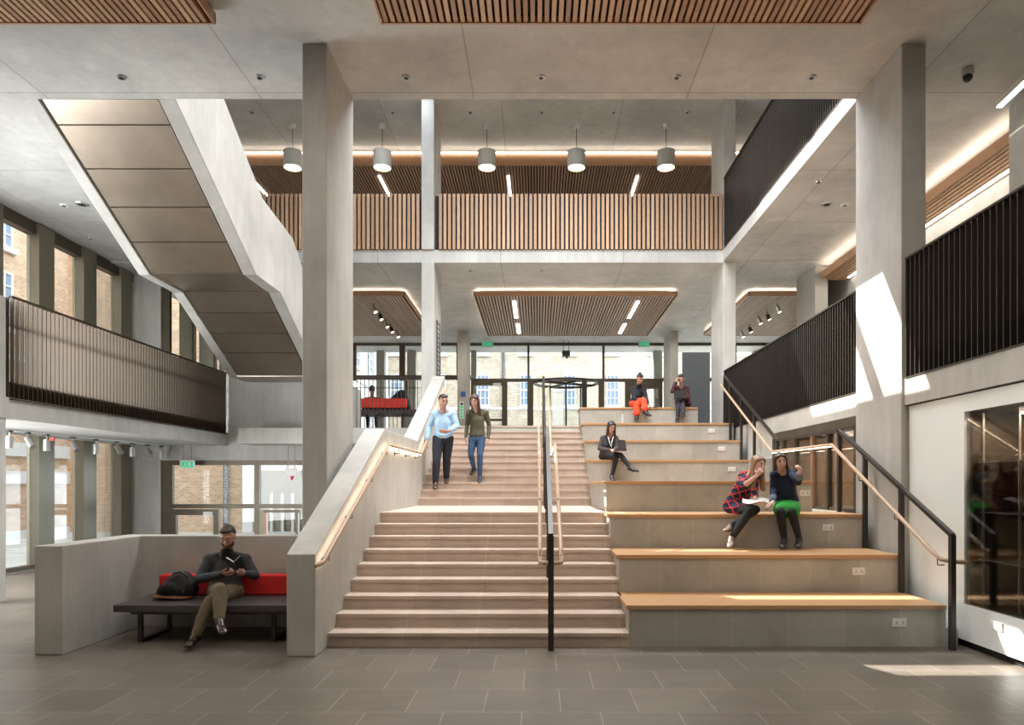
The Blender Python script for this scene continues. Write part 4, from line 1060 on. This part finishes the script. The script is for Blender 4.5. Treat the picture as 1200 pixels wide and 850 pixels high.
garment(h, r, 'jeans', cloth((.04, .085, .17), 'denim'), [lambda b: h.leg(b, 'L', .006, .95, .045), lambda b: h.leg(b, 'R', .006, .95, .045), lambda b: b.hull((h.pm+V((0, 0, .05)), (.145, .11, .05), I3), (h.pm-V((0, 0, .05)), (.155, .12, .06), I3))])
shoes(h, r, M_plastic); hair_long(h, r, H_brown, .40, (-1,), .04, w=.05); h.face(r, H_brown)

# --- laptops
def laptop(c, yaw, label, lid=1.9, s=1., matl=None):
    t = thing('laptop', c, label, 'laptop', 'open laptops on the tiers')
    M = Matrix.Rotation(yaw, 3, 'Z')
    def bx(x0, x1, y0, y1, z0, z1, tilt=None):
        mb = MB().box(x0*s, x1*s, y0*s, y1*s, z0*s, z1*s); vs = []
        for v in mb.v:
            v = V(v)
            if tilt: v = Matrix.Rotation(tilt, 3, 'X') @ v
            if tilt: v = v+V((0, .11*s, .01))
            vs.append(tuple(V(c)+M @ v))
        mb.v = vs; return mb
    bx(-.16, .16, -.11, .11, 0, .014).build('base', matl or M_plastic, t)
    bx(-.14, .14, -.08, .06, .014, .017).build('keyboard', M_seat, t)
    l_ = bx(-.16, .16, 0, .22, 0, .008, lid).build('lid', matl or M_plastic, t)
    bx(-.148, .148, .012, .208, .008, .010, lid).build('screen', M_winp, l_)
    return t
# --- 4 woman with laptop on fifth tier
J = dict(H=P(716.5, 501, 14.2), SL=P(706.5, 514, 14.32), SR=P(721.5, 514, 14.3), EL=P(702.5, 526, 14.28), ER=P(724, 526, 14.15), WL=P(714, 527.5, 13.98), WR=P(719, 527.5, 13.96),
         PL=P(706.5, 535, 14.42), PR=P(714, 535, 14.36), KL=P(727, 533.5, 14.02), KR=P(722, 536.5, 14.02), AL=P(739, 548.5, 13.85), AR=P(717, 558.5, 13.96), TL=P(747.5, 552.5, 13.76), TR=P(718.5, 563.5, 13.82))
h = Human(J, .98, hf=(.25, -1, -.4), cf=(.35, -1, .05), g=.98)
r = base_body(h, (.56, .32, .24), hands={'L': ((1, -.4, 0), (0, 0, -1), .4, 1), 'R': ((-.2, -1, 0), (0, 0, -1), .4, -1)}, name_label='dark-haired woman in grey with a lanyard using a laptop on the fifth tier')
m_ = cloth((.045, .042, .042), 'charcoal jersey')
garment(h, r, 'top', m_, [lambda b: h.torso(b, .014), lambda b: h.arm(b, 'L', .014, 1), lambda b: h.arm(b, 'R', .014, 1)])
m2_ = cloth((.016, .015, .016), 'black tights')
garment(h, r, 'skirt', m2_, [lambda b: b.hull((h.pm, (.165, .13, .10), I3), (lerp(h.j['PL'], h.j['KL'], .75), (.085,)*3, I3), (lerp(h.j['PR'], h.j['KR'], .75), (.08,)*3, I3))])
garment(h, r, 'tights', m2_, [lambda b: h.leg(b, 'L', .004, 1), lambda b: h.leg(b, 'R', .004, 1)]); shoes(h, r, M_plastic)
hair_long(h, r, H_dark, .19, (-1, 1), .01); h.face(r, H_dark)
MB().tube([P(712.5, 511.5, 14.17), P(714.5, 519, 14.11), P(716.5, 525, 14.08), P(717, 518, 14.11), P(719, 511.5, 14.17)], .008, 6).build('lanyard', M_white, r)
laptop(P(724.5, 528.5, 13.93), -2.75+.5, 'grey laptop open on the lap of the woman in grey', 1.75, .95, M_seat)
# --- 5 woman in orange trousers
J = dict(H=P(750, 444.5, 16.9), SL=P(741.3, 456.5, 17.1), SR=P(754.8, 457, 17.0), EL=P(742.5, 467, 16.98), ER=P(757, 467, 16.92), WL=P(750, 470.5, 16.8), WR=P(759, 473.5, 16.75),
         PL=P(742, 473, 17.15), PR=P(749, 474, 17.1), KL=P(754, 469.5, 16.72), KR=P(745.5, 474.5, 16.66), AL=P(756.5, 483, 16.5), AR=P(746.5, 488, 16.6), TL=P(762, 487.3, 16.36), TR=P(745.5, 493.5, 16.42))
h = Human(J, .98, hf=(.35, -1, -.5), cf=(.3, -1, .05), g=1.0)
r = base_body(h, (.40, .22, .15), hands={'L': ((1, -.4, -.3), (0, 0, -1), .4, 1), 'R': ((.5, -.4, -.6), (0, 0, -1), .4, 1)}, name_label='woman in a black jumper and bright orange-red trousers on the top tier')
garment(h, r, 'jumper', cloth((.014, .015, .02), 'black knit'), [lambda b: h.torso(b, .02), lambda b: h.arm(b, 'L', .018, 1), lambda b: h.arm(b, 'R', .018, .9), lambda b: b.hull((h.sm+V((0, -.01, .03)), (.072,)*3, I3), (lerp(h.sm, h.j['H'], .48), (.064, .064, .03), I3))])
garment(h, r, 'trousers', cloth((.78, .07, .022), 'orange cotton'), [lambda b: h.leg(b, 'L', .026, .74, .09), lambda b: h.leg(b, 'R', .026, .74, .09), lambda b: b.hull((h.pm, (.17, .13, .10), I3), (h.pm+V((0, -.1, 0)), (.17, .1, .1), I3))])
shoes(h, r, M_plastic, 'ankle_boot', .012); hair_short(h, r, H_dark, lambda b, h: b.ell(h.hp(0, -.06, .12), (.045, .045, .04), h.HM)); h.face(r, H_dark)
laptop(V((XX(766, 16.9), 16.86, 3.6)), -.9-1.57+.5, 'black laptop standing open on the top tier beside the woman in orange trousers', 1.75)
# --- 6 person in maroon
J = dict(H=P(798, 444.5, 16.95), SL=P(791, 456, 17.08), SR=P(805, 456, 17.08), EL=P(787.8, 459, 16.85), ER=P(806.5, 467.5, 16.98), WL=P(791.5, 449, 16.88), WR=P(799, 466, 16.72),
         PL=P(795, 473.5, 17.15), PR=P(802, 473.5, 17.15), KL=P(800, 471, 16.65), KR=P(795, 472.5, 16.62), AL=P(800.5, 484, 16.5), AR=P(794, 489, 16.6), TL=P(800.5, 488.5, 16.34), TR=P(793.5, 494, 16.44))
h = Human(J, .96, hf=(-.15, -1, -.5), cf=(0, -1, .05), g=1.)
r = base_body(h, (.56, .34, .26), hands={'L': ((.3, -.1, 1), (1, 0, 0), .5, 1), 'R': ((-1, -.3, 0), (0, 0, 1), .4, -1)}, name_label='person in maroon on the top tier with one hand raised to the head')
m_ = plaid('maroon check', (.07, .012, .018), (.035, .012, .02), (.11, .02, .025), .09)
garment(h, r, 'top', m_, [lambda b: h.torso(b, .022), lambda b: h.arm(b, 'L', .02, .95), lambda b: h.arm(b, 'R', .02, .95), lambda b: b.hull((lerp(h.sm, h.pm, .6), (.15, .12, .1), I3), (P(807, 473, 17.0), (.07, .1, .09), I3))])
garment(h, r, 'trousers', cloth((.035, .033, .045), 'dark grey cotton'), [lambda b: h.leg(b, 'L', .01, .97, .045), lambda b: h.leg(b, 'R', .01, .97, .045)]); shoes(h, r, M_plastic)
hair_short(h, r, H_dark); h.face(r, H_dark)
t = laptop(P(796, 468, 16.62), 3.14, 'dark laptop on the lap of the person in maroon', 1.75, .9)
# --- 7 plaid dress woman
J = dict(H=P(888.5, 545, 9.3), SL=P(871, 558, 9.52), SR=P(885, 560, 9.36), EL=P(871.5, 569.5, 9.28), ER=P(884, 577, 9.22), WL=P(886, 558.5, 9.12), WR=P(886, 590, 9.1),
         PL=P(855, 593, 9.72), PR=P(865, 595, 9.60), KL=P(878, 600, 9.2), KR=P(886, 597.5, 9.28), AL=P(857.5, 631, 9.12), AR=P(855.5, 617.5, 9.22), TL=P(856, 641, 8.98), TR=P(851, 622, 9.05))
h = Human(J, 1.0, hf=(.45, -1, -.15), hup=(.1, 0, 1), cf=(.6, -1, -.1), g=1.02)
r = base_body(h, (.66, .42, .34), hands={'L': ((.6, -.2, .8), (.3, .9, 0), .9, 1), 'R': ((.3, -.9, -.1), (0, 0, 1), .4, -1)}, name_label='long-haired woman in a red and navy plaid dress laughing behind her hand')
m_ = plaid('red navy plaid', (.012, .018, .05), (.02, .04, .11), (.55, .04, .05), .085)
garment(h, r, 'dress', m_, [lambda b: h.torso(b, .022), lambda b: h.arm(b, 'L', .018, 0), lambda b: h.arm(b, 'R', .018, .3),
        lambda b: b.hull((h.pm, (.16, .14, .11), I3), (lerp(h.j['PL'], h.j['KL'], .5), (.11,)*3, I3), (lerp(h.j['PR'], h.j['KR'], .5), (.10,)*3, I3))])
garment(h, r, 'tights', m2_, [lambda b: h.leg(b, 'L', .004, 1), lambda b: h.leg(b, 'R', .004, 1)])
shoes(h, r, mottled('taupe shoe leather', (.12, .08, .065), .4, .1)); hair_long(h, r, H_fair, .32, (-1, 1), .05, w=.04); h.face(r, H_fair)
t = thing('paper_sheet', P(884, 586, 9.1), 'loose white sheet of paper on the lap of the woman in plaid', 'paper')
mb = MB(); g_ = []
for i in range(7):
    for jx in (0, 1):
        x = 870+31*i/6; g_.append(P(x, (589.5 if jx else 584.5)+1.6*math.sin(i*1.1), 9.0 if jx else 9.2))
mb.v = [tuple(v) for v in g_]+[tuple(v+V((0, 0, .004))) for v in g_]
for i in range(6):
    a = 2*i; mb.f.append((a, a+1, a+3, a+2)); a += 14; mb.f.append((a+2, a+3, a+1, a))
mb.build('sheet', M_paper, t)
# --- 8 woman in green skirt
J = dict(H=P(914.5, 541.5, 9.35), SL=P(908, 557, 9.52), SR=P(926.5, 556, 9.5), EL=P(906.5, 574, 9.5), ER=P(935, 565, 9.25), WL=P(906, 588, 9.36), WR=P(937, 554.5, 9.0),
         PL=P(916, 592, 9.62), PR=P(928, 592, 9.62), KL=P(914.5, 601, 9.2), KR=P(928, 601, 9.2), AL=P(919, 633, 9.2), AR=P(936.5, 632, 9.2), TL=P(916.5, 642.0, 9.04), TR=P(935, 641.5, 9.04))
h = Human(J, 1.0, hf=(-.1, -1, -.1), hup=(-.1, 0, 1), cf=(.05, -1, -.05), g=1.02)
r = base_body(h, (.62, .38, .30), hands={'L': ((-.8, -.4, -.5), (0, 0, -1), .3, 1), 'R': ((-.1, -.6, .8), (-.8, -.3, 0), 1.0, -1)}, name_label='woman in a navy jumper and bright green skirt pointing with one arm raised')
garment(h, r, 'jumper', cloth((.010, .016, .045), 'navy knit'), [lambda b: h.torso(b, .022), lambda b: h.arm(b, 'L', .02, .55), lambda b: h.arm(b, 'R', .02, .6)])
garment(h, r, 'shirt_cuffs', cloth((.16, .22, .30), 'blue chambray'), [lambda b: b.cap(lerp(h.j['EL'], h.j['WL'], .5), .05, lerp(h.j['EL'], h.j['WL'], .8), .045), lambda b: b.cap(lerp(h.j['ER'], h.j['WR'], .55), .055, lerp(h.j['ER'], h.j['WR'], .82), .05)])
garment(h, r, 'skirt', cloth((.03, .36, .05), 'green cotton'), [lambda b: b.hull((h.pm, (.19, .14, .10), I3), (lerp(h.j['PL'], h.j['KL'], .72), (.10,)*3, I3), (lerp(h.j['PR'], h.j['KR'], .72), (.11,)*3, I3))])
garment(h, r, 'tights', m2_, [lambda b: h.leg(b, 'L', .004, 1), lambda b: h.leg(b, 'R', .004, 1)])
shoes(h, r, M_plastic); hair_long(h, r, H_brown, .10, (-1, 1), -.01, w=.028); h.face(r, H_brown)
# --- 9 person behind red bench
J = dict(H=P(436, 457, 19.75), SL=P(428.5, 469, 19.8), SR=P(443.5, 469, 19.8), EL=P(426, 480, 19.9), ER=P(446, 480, 19.9), WL=P(432, 483, 20.15), WR=P(440, 483, 20.15),
         PL=P(432, 480, 19.72), PR=P(440, 480, 19.72), KL=P(431, 481.5, 20.2), KR=P(441, 481.5, 20.2), AL=P(431, 499, 20.3), AR=P(441, 499, 20.3), TL=P(431, 502, 20.5), TR=P(441, 502, 20.5))
h = Human(J, .98, hf=(-.4, .85, -.2), cf=(0, 1, 0), g=1.02)
r = base_body(h, (.42, .24, .17), hands={'L': ((.3, 1, 0), (0, 0, -1), .4, 1), 'R': ((-.3, 1, 0), (0, 0, -1), .4, 1)}, name_label='person in dark clothes seated on the red bench behind the bar fence')
garment(h, r, 'jacket', cloth((.02, .022, .035), 'dark jacket cloth'), [lambda b: h.torso(b, .028), lambda b: h.arm(b, 'L', .022, 1), lambda b: h.arm(b, 'R', .022, 1)])
garment(h, r, 'trousers', cloth((.02, .02, .022), 'dark cotton'), [lambda b: h.leg(b, 'L', .014, .97), lambda b: h.leg(b, 'R', .014, .97)]); shoes(h, r, M_plastic)
hair_short(h, r, H_dark); h.face(r, H_dark)
b = Blob(); b.hull((P(452, 478, 19.7), (.12, .2, .10), I3), (P(471, 462, 19.8), (.14, .16, .13), I3), (P(476, 478, 19.7), (.14, .18, .12), I3))
tag(b.build('holdall', cloth((.014, .015, .017), 'black nylon'), None, .014, origin=P(465, 480, 19.7)), 'large black bag lying on the red bench beside the seated person', 'bag')
# bottle
p = V((XX(730, 16.2), 16.25, 3.15)); 
bt = thing('water_bottle', p, 'clear plastic water bottle standing on the seventh tier', 'bottle')
MB().lathe(tuple(p), [(.032, 0), (.034, .02), (.034, .15), (.028, .18), (.014, .21), (.014, .22)], 16).build('bottle_body', mottled('clear plastic', (.45, .5, .52), .15, .05), bt, smooth=True)
MB().lathe(tuple(p), [(.016, .22), (.016, .24)], 12).build('cap', M_white, bt)

# ================================================================== LIGHT, CAMERA
W = bpy.data.worlds.new('World'); bpy.context.scene.world = W; W.use_nodes = True
bg = W.node_tree.nodes['Background']; bg.inputs[0].default_value = (.82, .90, 1.0, 1); bg.inputs[1].default_value = 5.0
def area(name, loc, rot, sx, sy, e, col=(1, 1, 1), spread=math.pi):
    l = bpy.data.lights.new(name, 'AREA'); l.shape = 'RECTANGLE'; l.size = sx; l.size_y = sy; l.energy = e; l.color = col; l.spread = spread
    o = bpy.data.objects.new(name, l); C.objects.link(o); o.location = loc; o.rotation_euler = rot; return o
sun = bpy.data.lights.new('sun', 'SUN'); sun.energy = 14; sun.angle = .004; sun.color = (1., .95, .88)
so_ = bpy.data.objects.new('sun', sun); C.objects.link(so_); so_.rotation_euler = V((1, -.6, -.95)).to_track_quat('-Z', 'Y').to_euler()
area('roof_fill', (.8, 11.9, 11.2), (0, 0, 0), 7, 5, 900, (.95, .97, 1.), math.radians(135))  # added fill lamp below the closed roof, brightens the void from above
area('left_fill', (-10.25, 10.6, 3.1), (0, math.radians(-90), math.radians(32)), 5.4, 4.6, 620, (.95, .97, 1.), math.radians(150))  # added fill lamp out of view, brightens the left rear and soffit
area('hall_fill', (-1, 5, 7.0), (0, 0, 0), 11, 4, 210, (1, .93, .84))  # added fill for the hall and bench alcove, no fitting modelled here
area('upper_ground_lights', (1, 22, 6.9), (0, 0, 0), 10, 4, 150, (1, .93, .84))
area('gallery_lights', (-1, 22, 10.6), (0, 0, 0), 16, 3, 120, (1, .9, .8))
area('right_balcony_lights', (7.2, 13, 6.8), (0, 0, 0), .8, 8, 45, (1, .9, .78))
area('room_lights', (6, 11.5, 2.65), (0, 0, 0), 1.5, 3, 110, (1, .85, .65))
area('case_lights', (4.95, 5.2, 2.45), (0, 0, 0), .3, 4, 30, (1, .8, .6))
cd = bpy.data.cameras.new('camera'); cam = bpy.data.objects.new('camera', cd); C.objects.link(cam)
cam.location = (0, 0, EYE); cam.rotation_euler = (math.radians(90), 0, 0)
cd.sensor_width = 36; cd.lens = 36*K/1200; cd.shift_x = -30/1200; cd.shift_y = 143/1200; cd.clip_end = 300
sc = bpy.context.scene; sc.camera = cam
sc.view_settings.view_transform = 'Standard'; sc.view_settings.look = 'None'; sc.view_settings.gamma = 1; sc.view_settings.exposure = .66
sc.view_settings.use_curve_mapping = False
sc.cycles.max_bounces = 8; sc.cycles.diffuse_bounces = 5; sc.cycles.transparent_max_bounces = 12
